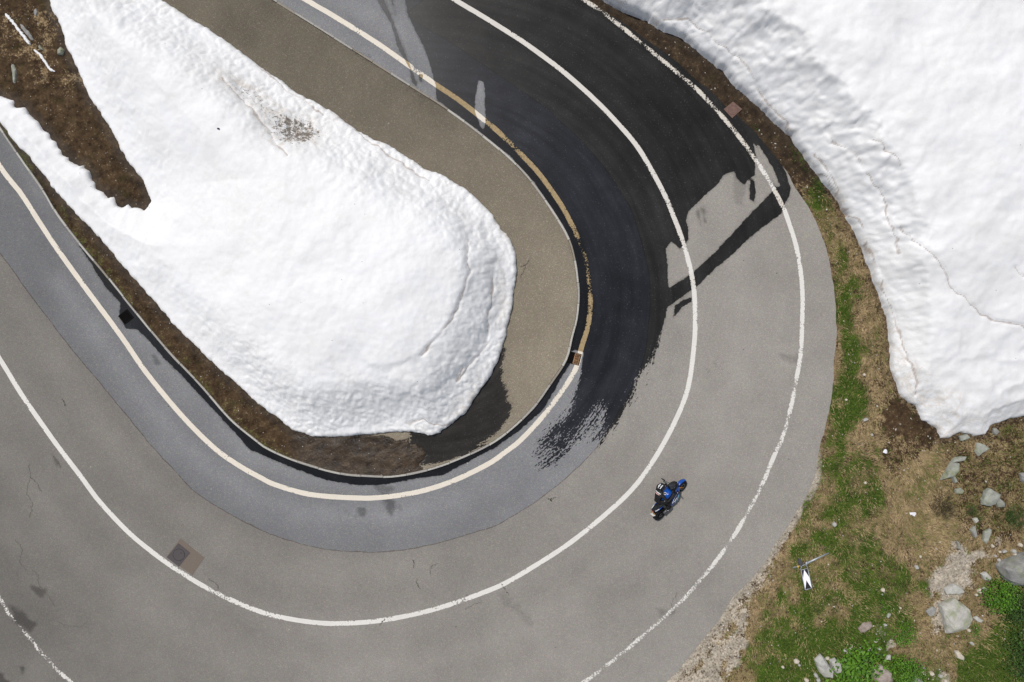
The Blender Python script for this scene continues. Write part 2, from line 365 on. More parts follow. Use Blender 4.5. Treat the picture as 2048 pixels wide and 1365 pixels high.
L_MID = [(-250,330),(-120,530),(0,719),(45,792),(90,857),(121,900),(160,951),(198,1002),(252,1060),(300,1101),(354,1140),(426,1183),(510,1220),(568,1236),(636,1246),(691,1247),(756,1242),(824,1230),(892,1212),(960,1188),(1010,1167),(1068,1133),(1136,1089),(1204,1035),(1266,977),(1312,913),(1352,839),(1377,771),(1389,681),(1390,617),(1386,566),(1375,516),(1362,473),(1350,440),(1330,392),(1297,330),(1274,293),(1247,260),(1198,208),(1148,162),(1109,130),(1049,86),(1010,61),(962,31),(910,0),(800,-70)]
L_OUT = [(-120,1010),(0,1196),(17,1227),(61,1278),(89,1312),(140,1363),(260,1450),(420,1515),(620,1550),(820,1530),(1010,1460),(1120,1400),(1170,1363),(1238,1312),(1290,1268),(1341,1224),(1381,1183),(1433,1121),(1477,1057),(1520,978),(1550,908),(1565,875),(1581,817),(1594,753),(1601,710),(1604,652),(1605,591),(1600,534),(1590,484),(1575,438),(1566,415),(1546,376),(1520,333),(1488,287),(1455,246),(1406,191),(1363,153),(1317,115),(1270,76),(1214,31),(1168,0),(1060,-70)]
ISLAND = [(-200,-200),(-260,-60),(-80,110),(-20,175),(0,190),(31,199),(32,211),(51,211),(63,232),(79,242),(86,256),(99,264),(104,277),(115,282),(120,292),(129,298),(129,308),(140,312),(143,320),(158,328),(168,326),(170,335),(181,341),(188,359),(195,376),(211,381),(218,392),(231,389),(236,409),(244,412),(256,407),(264,414),(280,412),(290,416),(297,402),(293,386),(280,359),(257,333),(241,307),(227,277),(214,251),(198,227),(181,204),(168,178),(157,155),(145,125),(130,96),(124,69),(112,40),(101,20),(97,0),(85,-80),(70,-200),(60,-330),(-60,-420)]
ISL_R = [(60,-330),(120,-200),(220,-80),(326,0),(396,43),(462,86),(520,129),(543,145),(599,185),(638,206),(671,224),(704,251),(737,272),(774,285),(803,303),(846,333),(892,349),(929,373),(962,402),(988,429),(1003,452),(1022,477),(1034,509),(1037,545),(1030,581),(1023,631),(1016,667),(1006,696),(995,728),(977,764),(956,792),(931,828),(905,850),(880,868),(859,874),(823,866),(780,866),(730,873),(679,878),(626,877),(583,861),(543,832),(517,812),(458,761),(406,712),(355,661),(303,602),(262,557),(220,506),(186,468),(148,430),(112,389),(73,336),(33,293),(0,251),(-80,140),(-200,-40),(-300,-200)]
ISL = ISL_R+[p for p in ISLAND[1:-1]]      # right side and base, then back through the trough
BANK = [(800,-260),(1000,-140),(1120,-62),(1219,0),(1244,13),(1284,28),(1310,51),(1340,66),(1366,77),(1389,97),(1419,119),(1448,142),(1475,175),(1500,195),(1530,224),(1556,251),(1579,274),(1602,303),(1625,336),(1648,366),(1671,399),(1690,430),(1712,469),(1733,513),(1744,556),(1762,602),(1776,645),(1780,696),(1783,742),(1794,771),(1803,796),(1834,816),(1848,843),(1877,861),(1882,883),(1902,880),(1923,871),(1952,875),(1974,873),(1984,857),(2017,843),(2048,835),(2140,815),(2260,780),(2500,700),(2500,-500),(800,-500)]
def rough_line(P, n, a, s):
    c = cr(P, n); d = np.gradient(c, axis=0); L = np.hypot(*d.T)[:, None]; nn = np.stack([-d[:, 1], d[:, 0]], 1)/L
    q = np.arange(n)*1.0; return c+nn*((fbm(q*.11, q*0+3.3, 4, s)-.5)*a)[:, None]
kerbW = wpoly(cr(KERB, 800)); seamW = wpoly(cr(SEAM, 900)); outW = wpoly(rough_line(OUTER, 900, 9, 5))
KP = wpoly(cr(KERB, 260)); OP = wpoly(cr(OUTER, 260))

# wet regions
WET = [[(810,-60),(810,0),(816,30),(833,66),(849,96),(861,132),(871,171),(873,200),(892,214),(961,265),(1020,313),(1069,366),(1125,449),(1147,500),(1158,573),(1157,631),(1145,677),(1138,705),(1150,700),(1167,705),(1162,746),(1151,789),(1136,828),(1105,872),(1092,905),(1128,886),(1158,858),(1185,835),(1203,808),(1215,825),(1200,875),(1233,842),(1262,795),(1284,750),(1305,720),(1318,680),(1330,640),(1334,617),(1359,597),(1395,573),(1430,538),(1466,509),(1500,475),(1520,459),(1563,428),(1571,405),(1579,392),(1581,376),(1572,345),(1559,320),(1546,293),(1555,300),(1500,240),(1430,180),(1290,60),(1180,-20),(1100,-100)],
       [(760,-20),(770,0),(787,43),(803,86),(820,132),(833,165),(834,176),(823,163),(819,137),(797,99),(783,49),(766,20),(755,0)],
       [(780,-20),(783,0),(791,30),(789,12),(784,-10)],
       [(838,148),(846,150),(845,164),(838,166)],
       [(1346,633),(1350,612),(1364,601),(1383,596),(1384,604),(1366,614),(1352,631)],
       [(155,490),(165,494),(207,545),(272,626),(337,704),(403,774),(461,840),(510,881),(537,900),(595,925),(677,948),(738,954),(790,954),(858,941),(930,915),(1000,878),(1064,821),(1104,767),(1134,720),(1143,712),(1140,730),(1126,750),(1107,785),(1084,822),(1040,860),(990,896),(943,920),(885,951),(841,956),(790,966),(755,971),(715,971),(653,961),(595,940),(551,922),(500,900),(468,864),(413,805),(362,750),(327,716),(296,680),(275,660),(251,657),(238,630),(241,606),(213,578),(193,547),(179,523),(165,503)]]
DRYP = [[(1337,577),(1380,550),(1430,505),(1466,466),(1500,429),(1536,392),(1549,376),(1546,350),(1530,325),(1517,300),(1506,285),(1512,310),(1510,335),(1510,352),(1495,360),(1490,372),(1474,358),(1468,343),(1448,350),(1435,369),(1409,392),(1376,425),(1372,442),(1377,458),(1377,480),(1368,492),(1359,498),(1342,483),(1332,498),(1335,530)],
        [(957,161),(968,165),(970,200),(971,245),(966,260),(960,250),(950,224),(951,195),(954,178)],
        [(1512,300),(1535,345),(1552,375),(1560,372),(1550,345),(1530,310),(1516,290)]]
SPOT = [[(1500,358),(1508,360),(1512,385),(1508,405),(1499,398)]]
PWET = [[(1005,690),(1012,700),(1004,730),(1003,752),(1013,790),(1012,800),(1025,812),(1016,835),(1004,850),(1000,862),(975,880),(955,895),(930,912),(880,925),(840,930),(820,900),(820,840),(900,820),(960,760)]]
STAIN = [([(765,985),(790,1003),(783,1030),(776,1026),(770,1005)], .5), ([(718,1017),(731,1016),(730,1032),(722,1032)], .45), ([(690,1015),(700,1030),(710,1036),(696,1032)], .3), ([(797,1010),(806,1022),(800,1022)], .25),
         ([(302,710),(312,713),(320,728),(312,726)], .45), ([(745,972),(790,975),(788,983),(760,982)], .35), ([(1470,350),(1492,370),(1485,410),(1470,408),(1466,380)], .22), ([(1393,425),(1397,423),(1404,452),(1399,455)], .5), ([(1404,418),(1408,417),(1413,445),(1409,447)], .5),
         ([(20,1215),(40,1220),(75,1250),(60,1265),(30,1245)], .5), ([(60,1170),(90,1180),(88,1198),(70,1190)], .45), ([(1560,708),(1597,712),(1596,722),(1565,720)], .25), ([(990,1190),(1010,1185),(1080,1260),(1070,1262)], .16), ([(1140,85),(1160,90),(1195,112),(1180,110)], .5),
         ([(40,1333),(52,1336),(44,1346)], .6), ([(0,1350),(18,1365),(0,1400),(-30,1380)], .7), ([(1310,1215),(1350,1220),(1345,1232),(1320,1230)], .3),([(104,910),(118,925),(121,935),(114,930)],.5)]
CC = W(860, 600)
def road_attrs(v, pave=False):
    x, y = v[:, 0], v[:, 1]
    w = np.full(len(v), -9.)
    for p in (PWET if pave else WET): w = np.maximum(w, sdf(x, y, wpoly(p)))
    rag = np.full(len(v), .0)
    if not pave:
        for p in DRYP: w = np.minimum(w, -sdf(x, y, wpoly(p)))
        for p in SPOT: w = np.maximum(w, sdf(x, y, wpoly(p)))
        cx, cy = W(1150, 905); rag = 1.8*np.exp(-(((x-cx)/3.0)**2+((y-cy)/2.6)**2))
        cx, cy = W(1275, 790); rag = np.maximum(rag, .95*np.exp(-(((x-cx)/1.3)**2+((y-cy)/2.3)**2)))
        cx, cy = W(1080, 935); uu = (x-cx)*.80+(y-cy)*.60; vv_ = -(x-cx)*.60+(y-cy)*.80; w = w+.40*np.exp(-((uu/2.4)**2+(vv_/1.0)**2))*np.clip(rag*.9, 0, 1)
        # keep the kerb gutter and the wet strip at its foot crisp
        kd = ldist(x, y, KP); rag = rag*sst(.5, 1.1, kd)
    if pave: rag = rag+.25
    th = np.arctan2(y-CC[1], x-CC[0]); r = np.hypot(x-CC[0], y-CC[1])
    st = np.zeros(len(v))
    if not pave:
        for p, a in STAIN:
            st = np.maximum(st, min(1, a*1.7)*sst(-.10, .08, sdf(x, y, wpoly(p))+(fbm(x*3, y*3, 3, 9)-.5)*.3))
    kd = ldist(x, y, KP)
    tone = .5+.25*(fbm(x*.12, y*.12, 2, 3)-.5)+.008*x-.15*sst(-4, -19, x)+.17*(fbm(x*.45, y*.45, 5, 12)-.5)
    if not pave:
        dl = ldist(x, y, wpoly(cr(L_OUT, 160)))
        tone -= .16*sst(0, -9, x)*sst(4.5, .5, dl)*fbm(x*.5, y*.5, 3, 31)*2
        dI = ldist(x, y, wpoly(cr(L_IN, 200))); tone += (.17*np.exp(-((dI-.75)/.45)**2)-.07*np.exp(-((dI-2.1)/.5)**2))*sst(3, -6, x)*sst(.35, .6, fbm(x*.3, y*.3, 3, 71)+.12)
        # polished wheel tracks
        dm = ldist(x, y, wpoly(cr(L_MID, 160)))
        tone += .03*np.cos(dm*3.0)*sst(4, 3, dm)
    else: tone = .82-.62*sst(1, 12, y)+.12*sst(2, -3, y)+.6*(fbm(x*.35, y*.35, 5, 3)-.5)
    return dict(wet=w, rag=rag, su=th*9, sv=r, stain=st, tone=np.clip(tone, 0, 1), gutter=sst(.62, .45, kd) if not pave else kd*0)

# ------------------------------------------------------------------ road, inner lane, pavement
v, f = strip(seamW, outW, 230); me = mkmesh('road', v, f, M['road'], True, road_attrs(v)); tag(link('road', me), kind='structure')
v, f = strip(kerbW[np.linspace(0, 799, 900).astype(int)], seamW, 110); me = mkmesh('road_inner_lane', v, f, M['lane'], True, road_attrs(v)); tag(link('road_inner_lane', me), kind='structure')
# tar joint between the two surfacings: a shallow bead
def ribbon(P, w, z, m=3, wj=0.0, seed=1):
    d = np.gradient(P, axis=0); L = np.hypot(*d.T)[:, None]; nn = np.stack([-d[:, 1], d[:, 0]], 1)/L
    q = np.arange(len(P))*1.0
    wa = (w/2+(fbm(q*.2, q*0, 3, seed)-.5)*wj)[:, None]; wb = (w/2+(fbm(q*.2, q*0+9, 3, seed+3)-.5)*wj)[:, None]
    v_, f_ = strip(P+nn*wa, P-nn*wb, m, z); e = np.abs(np.tile(np.linspace(-1, 1, m), len(P)))
    return v_, f_, e
v, f, e = ribbon(wpoly(rough_line(SEAM, 1400, 3, 8)), .035, .002, 3, .03); tag(link('tar_joint', mkmesh('tar_joint', v, f, M['joint'], False, road_attrs(v))), kind='structure')

def line(P, w, mat, wearf, tintf, z=.004):
    P = wpoly(cr(P, 1600)); v, f, e = ribbon(P, w, z, 5, .012)
    a = road_attrs(v); a['edge'] = e**3; a['wear'] = wearf(v[:, 0], v[:, 1]); a['tint'] = tintf(v[:, 0], v[:, 1])
    return tag(link('road_marking', mkmesh('road_marking', v, f, mat, False, a)), kind='structure')
def near(x, y, px, py, r): cx, cy = W(px, py); return np.exp(-((x-cx)**2+(y-cy)**2)/(r*S)**2)
line(L_IN, .215, M['cream'], lambda x, y: .71-.12*near(x, y, 1178, 570, 80)-.11*near(x, y, 1020, 290, 50)-.075*near(x, y, 1110, 800, 60)-.10*near(x, y, 1165, 490, 60)-.08*near(x, y, 840, 140, 25), lambda x, y: 1+0*x)
line(L_MID, .205, M['white'], lambda x, y: .70-.04*near(x, y, 860, 1225, 90)-.06*near(x, y, 430, 1185, 80)-.04*near(x, y, 1355, 450, 120), lambda x, y: 0*x)
line(L_OUT, .195, M['white'], lambda x, y: .615-.035*near(x, y, 1340, 1225, 90)-.012*near(x, y, 1280, 90, 160)+.06*near(x, y, 1600, 560, 200)-.10*near(x, y, 40, 1250, 30)-.03*near(x, y, 100, 1320, 60), lambda x, y: .15+0*x)

CR = [[(106,912),(112,920),(117,926),(121,937)],[(826,1120),(828,1128),(826,1136)],[(861,1150),(861,1137),(866,1131),(876,1128)],[(832,1158),(835,1170),(840,1178)],[(1093,996),(1101,999),(1112,996)],[(1101,999),(1103,1003)],
      [(1040,556),(1046,545),(1051,532)],[(1042,534),(1052,530),(1058,521)],[(58,930),(60,955),(55,985),(64,1010),(60,1035)],[(60,955),(75,968),(82,985)],[(30,1080),(44,1098),(40,1120),(52,1140)],[(62,1140),(75,1150),(80,1172),(95,1190),(110,1215)],[(115,1245),(135,1252),(160,1253),(175,1243)],[(125,798),(131,812)],
      [(1003,1168),(1010,1180),(1018,1192)],[(770,1238),(763,1247),(760,1250)],[(930,1218),(950,1208),(965,1205)],[(1355,1185),(1343,1210),(1350,1222)],[(416,1158),(432,1168),(438,1178)],[(700,95),(720,108),(740,112)],[(690,88),(712,110),(735,125),(760,140)],[(815,172),(835,190),(850,198)]]
V_, F_ = [], []; o_ = 0
for i, c in enumerate(CR):
    zz = .112 if i in (6, 7, 19, 20, 21) else .0065; P = wpoly(cr(c, 60)); P = P+np.stack([fbm(np.arange(60)*.35, np.zeros(60)+i, 3, 9)-.5, fbm(np.arange(60)*.35, np.zeros(60)+i+50, 3, 9)-.5], 1)*.12
    v, f, e = ribbon(P, .015, zz, 2, .016, i); V_.append(v); F_.append(f+o_); o_ += len(v)
crk_m = plain('road_crack_dirt', (.115, .105, .092), .95, .4, 30)
tag(link('road_crack', mkmesh('road_crack', np.vstack(V_), np.vstack(F_), crk_m)), kind='structure')

# pavement and soil inside the kerb: a raised sheet, 10 cm above the road
MED = [(-260,-330),(-60,-60),(120,140),(300,300),(560,470),(860,640)]
medW = wpoly(cr(MED, 400))
def near_idx(P, Q):             # for each kerb point a smoothly advancing point of the middle line
    d = ((P[:, None, :]-Q[None])**2).sum(2); i = d.argmin(1).astype(float)
    k = np.ones(31)/31; ip = np.pad(i, 15, mode='edge'); return np.clip(np.convolve(ip, k, 'valid'), 0, len(Q)-1)
ii = near_idx(kerbW, medW); C = np.stack([np.interp(ii, np.arange(len(medW)), medW[:, k]) for k in (0, 1)], 1)
d = np.gradient(kerbW, axis=0); nk = np.stack([d[:, 1], -d[:, 0]], 1)/np.hypot(*d.T)[:, None]
sgn = np.sign(((C-kerbW)*nk).sum(1).mean()); kin = kerbW+nk*sgn*.10
islW = wpoly(ISL, .15); bankW = wpoly(BANK, .15)
v, f = strip(kin, C, 150, .10)
SOILP = [(850,990),(845,940),(838,925),(850,905),(842,893),(820,880),(700,860),(500,700),(320,300),(240,60),(230,-450),(-500,-450),(-500,500),(-100,500),(300,900),(600,1000)]
sp = wpoly(SOILP); sd = sdf(v[:, 0], v[:, 1], sp)+(fbm(v[:, 0]*2, v[:, 1]*2, 4, 4)-.5)*.5
cen = v[f].mean(1); sdc = sdf(cen[:, 0], cen[:, 1], sp)
pv = v.copy(); pv[:, 2] += (fbm(v[:, 0]*.4, v[:, 1]*.4, 2, 2)-.5)*.01
keep = sdc < .30; pv[:, 2] = np.where(sd > 0, -.02, pv[:, 2])
tag(link('pavement', mkmesh('pavement', pv, f[keep], M['pave'], True, road_attrs(pv, True))), kind='structure')
def soil_attrs(v, inner):
    x, y = v[:, 0], v[:, 1]
    di = -sdf(x, y, islW); db = -sdf(x, y, bankW); kd = ldist(x, y, KP)
    n = fbm(x*.8, y*.8, 4, 21)
    if inner:
        green = .30*sst(.9, .1, kd)+.25*(n-.5)+.05+.16*sst(2, 6, y)*(fbm(x*1.2, y*1.2, 3, 52)-.2); damp = sst(.7, .0, di)*.6+.2*(1-n)  # damp: melt-wet soil, also paints the shade along the snow edge
        tro = sst(-.2, .4, sdf(x, y, wpoly([(0,-60),(150,-60),(150,70),(200,190),(140,300),(60,180),(-40,60)])))
        dry = .16+.28*sst(1.0, .0, kd)*n+.30*tro*sst(.45, .7, n); sand = 0*x-.2
        sand = sand+.3*sst(-.15, .2, sdf(x, y, wpoly([(780,925),(845,905),(838,925),(840,938),(800,935)])))
        low = sst(560, 620, v[:, 0]/S+1024)*sst(-3.2, -4.2, y)
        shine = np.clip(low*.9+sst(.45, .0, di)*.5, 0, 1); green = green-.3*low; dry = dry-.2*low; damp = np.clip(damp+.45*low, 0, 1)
        return dict(dry=dry, sand=sand, green=green, damp=np.clip(damp, 0, 1), shine=shine)
    od = sdf(x, y, OP)                      # inside the road
    P = lambda pts, a=-.5, b=.5: sst(a, b, sdf(x, y, wpoly(pts))+(n-.5)*1.5+(fbm(x*3, y*3, 3, 23)-.5)*.5)
    green = 0*x; dry = .62+0*x; sand = -.15+0*x
    green = np.maximum(green, .78*P([(1672,560),(1710,600),(1722,700),(1735,780),(1715,860),(1680,900),(1655,900),(1668,760)]))
    green = np.maximum(green, .46*P([(1600,300),(1640,380),(1680,470),(1700,560),(1675,580),(1665,500),(1600,380)]))
    green = np.maximum(green, .58*P([(1640,900),(1740,900),(1790,1000),(1760,1100),(1860,1160),(1850,1260),(1700,1300),(1560,1400),(1480,1340),(1530,1190),(1600,1060)]))
    green = np.maximum(green, .80*P([(1450,1420),(1560,1270),(1640,1240),(1740,1200),(1790,1290),(1880,1340),(1900,1420)]))
    green = np.maximum(green, .82*P([(1890,1420),(1930,1300),(1990,1240),(1990,1170),(2120,1160),(2200,1300),(2200,1500),(1900,1500)]))
    green = green+(fbm(x*1.9, y*1.9, 5, 25)-.50)*.95*(green > .1)
    green = green-.35*P([(1795,900),(1870,900),(1880,960),(1900,1080),(1860,1110),(1800,1050)])
    dry = dry+.25*P([(1790,880),(1880,900),(1900,1080),(1850,1120),(1790,1040)])
    dark1 = P([(1760,760),(1840,820),(1870,880),(1860,900),(1800,930),(1810,990),(1780,930)], -.3, .3)
    dark2 = P([(1880,890),(2100,820),(2100,1080),(1950,1080),(1890,1000)], -.5, .5)
    dry = dry-.42*dark1-.17*dark2; green = green*(1-dark1)+.30*dark2
    topd = sst(5.2, 8.0, y); dry = dry-.40*topd; green = green*(1-sst(9.5, 11, y))
    sand = np.maximum(sand, .80*P([(1860,1130),(1930,1090),(1990,1080),(1990,1120),(1960,1130),(1960,1180),(1920,1200),(1880,1290),(1850,1270),(1870,1200),(1840,1170)]))
    sand = np.maximum(sand, .85*P([(1705,1270),(1740,1240),(1790,1290),(1770,1320),(1700,1310)], -.3, .3))
    sand = np.maximum(sand, .85*P([(1800,1310),(1850,1330),(1900,1365),(1900,1410),(1850,1380)], -.3, .3))
    sand = np.maximum(sand, .60*sst(1.3, .2, -od)*sst(-8.2, -10.5, y))
    sand = np.maximum(sand, .75*sst(.55, .1, -od)*sst(-3.5, -6, y))
    sand = np.maximum(sand, .68*P([(1330,1400),(1420,1290),(1500,1190),(1510,1260),(1470,1330),(1420,1400)], -.3, .4))
    damp = np.clip(sst(.7, 0, db)*.75+.7*topd+sst(.25, 0, -od)*.25*sst(-2, 1, y), 0, 1)  # damp: wet verge soil, plus painted overhang shade beside the bank
    return dict(dry=dry, sand=sand, green=green, damp=damp, shine=np.clip(.25*topd+.2*sst(.3, 0, db), 0, 1))
def relief(x, y): return (fbm(x*1.1, y*1.1, 4, 40)-.5)*.16+(fbm(x*5, y*5, 3, 44)-.5)*.05
sv = v.copy(); kd = ldist(sv[:, 0], sv[:, 1], KP)
sv[:, 2] = .085+relief(sv[:, 0], sv[:, 1])*sst(.0, .8, kd)+.06*sst(.3, 1.4, kd)+.10*(fbm(sv[:, 0]*2.2, sv[:, 1]*2.2, 4, 46)-.5)*sst(.1, .5, kd); sv[:, 2] = np.where(sd > 0, np.maximum(sv[:, 2], .07), .03)
keep = sdc > -.4
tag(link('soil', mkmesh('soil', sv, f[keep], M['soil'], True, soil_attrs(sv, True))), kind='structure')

# outer ground: one sheet to the horizon, finest in view
def axis(lo, hi, st, far):
    a = list(np.arange(lo, hi, st)); q = st
    while a[-1] < far: q *= 1.5; a.append(a[-1]+q)
    q = st
    while a[0] > -far: q *= 1.5; a.insert(0, a[0]-q)
    return np.array(a)
gx = axis(7.0, 24.5, .075, 600); gy = axis(-16.5, 17.5, .075, 600)
X, Y = np.meshgrid(gx, gy, indexing='ij'); x, y = X.ravel(), Y.ravel()
od = sdf(x, y, OP)
ROADBOX = (x < 8) & (np.abs(y) < 60) & (x > -60)
z = -.02+relief(x, y)*sst(.0, .7, -od)-.03*sst(0, .2, -od)+.05*sst(.3, 2, -od)
z = np.where(od > .12, -.25, z)
fade = sst(60, 25, np.hypot(x, y)); z = z*fade-.25*(1-fade)
inner_box = sdf(x, y, wpoly([(-600,-500),(1200,-500),(1300,100),(1300,1450),(1000,1700),(300,1700),(-600,1500)]))
z = np.where(inner_box > 0, -.25, z)
v = np.stack([x, y, z], 1); f = tri_up(v, gridfaces(len(gx), len(gy)))
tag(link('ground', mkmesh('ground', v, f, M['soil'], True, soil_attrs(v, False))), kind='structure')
def gz_out(px, py): return 0.0

# ------------------------------------------------------------------ kerb
kerb_m = [plain('granite_kerb_%s' % n, c, .8, .22, 20) for n, c in (('pale', (.42, .40, .36)), ('grey', (.33, .31, .28)), ('brown', (.25, .22, .18)))]
kr = bpy.data.objects.new('kerb', None); COL.objects.link(kr); tag(kr, kind='structure')
kc = wpoly(cr(KERB, 3000)); seg = np.r_[0, np.cumsum(np.hypot(*np.diff(kc, axis=0).T))]
s0 = 0; nst = 0
def kpt(s): return np.array([np.interp(s, seg, kc[:, 0]), np.interp(s, seg, kc[:, 1])])
while s0 < seg[-1]-1.2:
    Ls = .95+random.uniform(-.06, .06); a = kpt(s0+.008); b = kpt(s0+Ls-.008)
    px_, py_ = a[0]/S+1024, 682.5-a[1]/S
    if -120 < px_ < 2100 and -120 < py_ < 1450:
        c_ = kpt(s0+Ls/2); dd = (b-a)/np.linalg.norm(b-a); nn = np.array([dd[1], -dd[0]])*sgn
        jz = random.uniform(-.012, .012); w0 = .092+random.uniform(-.01, .01); off = random.uniform(-.008, .008)
        prof = [(-.012, -.25), (-.004, .085+jz), (.010, .105+jz), (w0-.01, .108+jz), (w0, .06)]
        rings = []
        for q in np.linspace(0, 1, 4):
            s_ = s0+.008+(Ls-.016)*q; p = kpt(s_); t_ = kpt(s_+.02)-kpt(s_-.02); t_ /= np.linalg.norm(t_); n_ = np.array([t_[1], -t_[0]])*sgn
            rings.append([Vector((*(p+n_*(u+off+random.uniform(-.003, .003))), zz)) for u, zz in prof])
        kmat = kerb_m[0] if random.random() < .55 else kerb_m[random.choice((1, 1, 2))]
        if 480 < px_ < 900 and py_ < 260: kmat = kerb_m[2] if random.random() < .7 else kerb_m[1]
        MB().loft(rings).obj('kerb_stone', kmat, kr)
    s0 += Ls

# ------------------------------------------------------------------ snow
def snowfield(name, poly_px, hfun, step, box, z0, dirtf, label, crk):
    P = wpoly(poly_px, .18)
    xs = np.arange(box[0], box[1], step); ys = np.arange(box[2], box[3], step)
    X, Y = np.meshgrid(xs, ys, indexing='ij'); x, y = X.ravel(), Y.ravel()
    d = sdf(x, y, P)+(fbm(x*1.6, y*1.6, 4, 61)-.5)*.10+(fbm(x*5, y*5, 4, 62)-.5)*.11
    cd = np.full(len(x), 9.)
    wxx = x+(fbm(x*1.8, y*1.8, 4, 63)-.5)*.35; wyy = y+(fbm(x*1.8+7, y*1.8, 4, 64)-.5)*.35
    for c in crk: cd = np.minimum(cd, ldist(wxx, wyy, wpoly(cr(c, 40), .9)))
    cdn = cd
    hgt = hfun(x, y, d)-.06*sst(.12, 0, cdn)*sst(0, .3, d)
    D = d.reshape(X.shape); gxx, gyy = np.gradient(D, step); L = np.hypot(gxx, gyy)+1e-6
    und = (.07*sst(.10, -.03, D))-SIDE[0].reshape(X.shape); Xs = X+gxx/L*und; Ys = Y+gyy/L*und
    z = z0+np.where(d > 0, hgt, d*3.0)
    v = np.stack([Xs.ravel(), Ys.ravel(), z], 1); f = gridfaces(len(xs), len(ys))
    keep = (d[f].max(1) > -.14)
    f = tri_up(v, f[keep]) if False else f[keep]
    used = np.unique(f); mp = np.full(len(v), -1); mp[used] = np.arange(len(used))
    att = dirtf(x, y, d); att['crack'] = cdn
    me = mkmesh(name, v[used], mp[f], M['snow'], True, {k: a[used] for k, a in att.items()})
    o = link(name, me); tag(o, label, 'snow bank'); return o, (xs, ys, z.reshape(X.shape))
SIDE = [np.zeros(1)]
def lumps(x, y, cell, s, sx=1.0, ang=0.0):
    wx = x+(fbm(x*1.2, y*1.2, 3, s)-.5)*1.0*cell*2; wy = y+(fbm(x*1.2+9, y*1.2, 3, s+1)-.5)*1.0*cell*2
    c, n_ = math.cos(ang), math.sin(ang); u = (wx*c+wy*n_)/sx; w = -wx*n_+wy*c
    a, b = worley(u/cell, w/cell, s); return np.clip(b-a, 0, .5)*2
def h_isl(x, y, d):
    px = x/S+1024; py = 682.5-y/S
    dd = np.maximum(d, 0)
    # high plateau on the road side, thin tongue on the left
    big = sst(330, 620, px+.35*(py-300)*0-.0*py+np.clip((380-py), 0, 400)*.9)
    left = .14*sst(0, .2, dd)+.80*sst(0, 2.2, dd)
    right = .14*sst(0, .22, dd)+1.50*sst(0, 2.6, dd)+.55*sst(1.2, 5.0, dd)
    h = left*(1-big)+right*big; h = h+(.05+.04*big)*sst(0, .10, dd)
    # slumped terraces around the nose
    a = ldist(x, y, wpoly(cr([(905,420),(935,480),(940,550),(925,610),(895,660),(850,710),(800,735),(740,735)], 40), 1.6))
    q = sdf(x, y, wpoly([(600,300),(905,420),(935,480),(940,550),(925,610),(895,660),(850,710),(800,735),(740,735),(600,600)], 1.6))
    h = h+sst(560, 800, px)*big*(.10*sst(-.12, .25, q+(fbm(x*2, y*2, 3, 70)-.5)*.4))
    q2 = sdf(x, y, wpoly([(700,300),(960,440),(985,520),(985,610),(960,680),(920,740),(850,790),(760,800),(600,700)], 1.3))
    h = h+sst(620, 860, px)*big*(.10*sst(-.12, .22, q2+(fbm(x*2.3, y*2.3, 3, 71)-.5)*.45))
    # dirty hollow where the bank is melting through
    hx, hy = W(585, 265, 1.2); r = np.hypot((x-hx)/1.3, (y-hy)/.9); h = h-.55*np.exp(-r*r)
    hx, hy = W(490, 190, 1.2); r = np.hypot((x-hx)/1.1, (y-hy)/.6); h = h-.25*np.exp(-r*r)
    rug = big*(sst(3.6, .6, dd)*.92+.05)*(.70+.30*sst(.35, .65, fbm(x*.6, y*.6, 3, 93))); SIDE[0] = np.zeros(len(x)); l1 = lumps(x, y, .30, 80, 1.5, -.75); l2 = lumps(x, y, .16, 84)
    h = h+(rug*.058+.002)*l1+(rug*.024+.002)*l2+(fbm(x*.7, y*.7, 4, 90)-.5)*.22*sst(0, 1.0, dd)+(fbm(x*3.5, y*3.5, 4, 91)-.5)*(.028+.05*rug)
    return h*sst(-.02, .06, d+.02)
def d_isl(x, y, d):
    sx, sy = W(590, 262, 1.2); tx, ty = W(500, 190, 1.2)
    e1 = 1.15*np.exp(-(((x-sx)/1.1)**2+((y-sy)/.8)**2)); ang = -.62
    u = (x-tx)*math.cos(ang)+(y-ty)*math.sin(ang); w = -(x-tx)*math.sin(ang)+(y-ty)*math.cos(ang)
    e2 = np.exp(-((u/1.9)**2+(w/.45)**2))
    ex, ey = W(1005, 600, .8); e3 = np.exp(-(((x-ex)/.35)**2+((y-ey)/3.0)**2))
    ex, ey = W(930, 800, .5); e4 = np.exp(-(((x-ex)/1.6)**2+((y-ey)/1.6)**2))*sst(1.2, .2, d)
    px, py_ = W(480, 420, 1); e5 = .35*np.exp(-(((x-px)/2.5)**2+((y-py_)/3.2)**2))
    return dict(dirt=np.clip(e1+e2*.8+.35*e3+.4*e4+e5*.5+.45*sst(.35, .0, d)*sst(.4, .6, fbm(x*1.3, y*1.3, 3, 97)), 0, 1), soot=np.clip(e1*1.0+e2*.72, 0, 1), rough=0*x)
ISL_CR = [[(452,160),(490,205),(530,250),(560,290),(590,325)],[(937,485),(940,555),(922,612),(893,662),(850,708)],[(975,680),(950,720),(910,760),(925,735)],[(812,852),(840,843),(880,850),(930,838),(975,780)],[(700,250),(780,310),(860,360)],[(500,120),(580,180),(640,225)],[(985,560),(980,620),(970,680)]]
isl_o, isl_g = snowfield('snow_bank', ISL, h_isl, .05, (-27, 1.2, -5.6, 19), .09, d_isl, 'long rounded white snow bank on the paved island inside the hairpin bend', ISL_CR)
BRK = [(1330,-120),(1450,-20),(1510,0),(1599,115),(1665,231),(1731,316),(1764,412),(1775,470),(1800,560),(1830,650),(1850,740),(1880,800),(1920,850),(2000,840),(2100,820)]
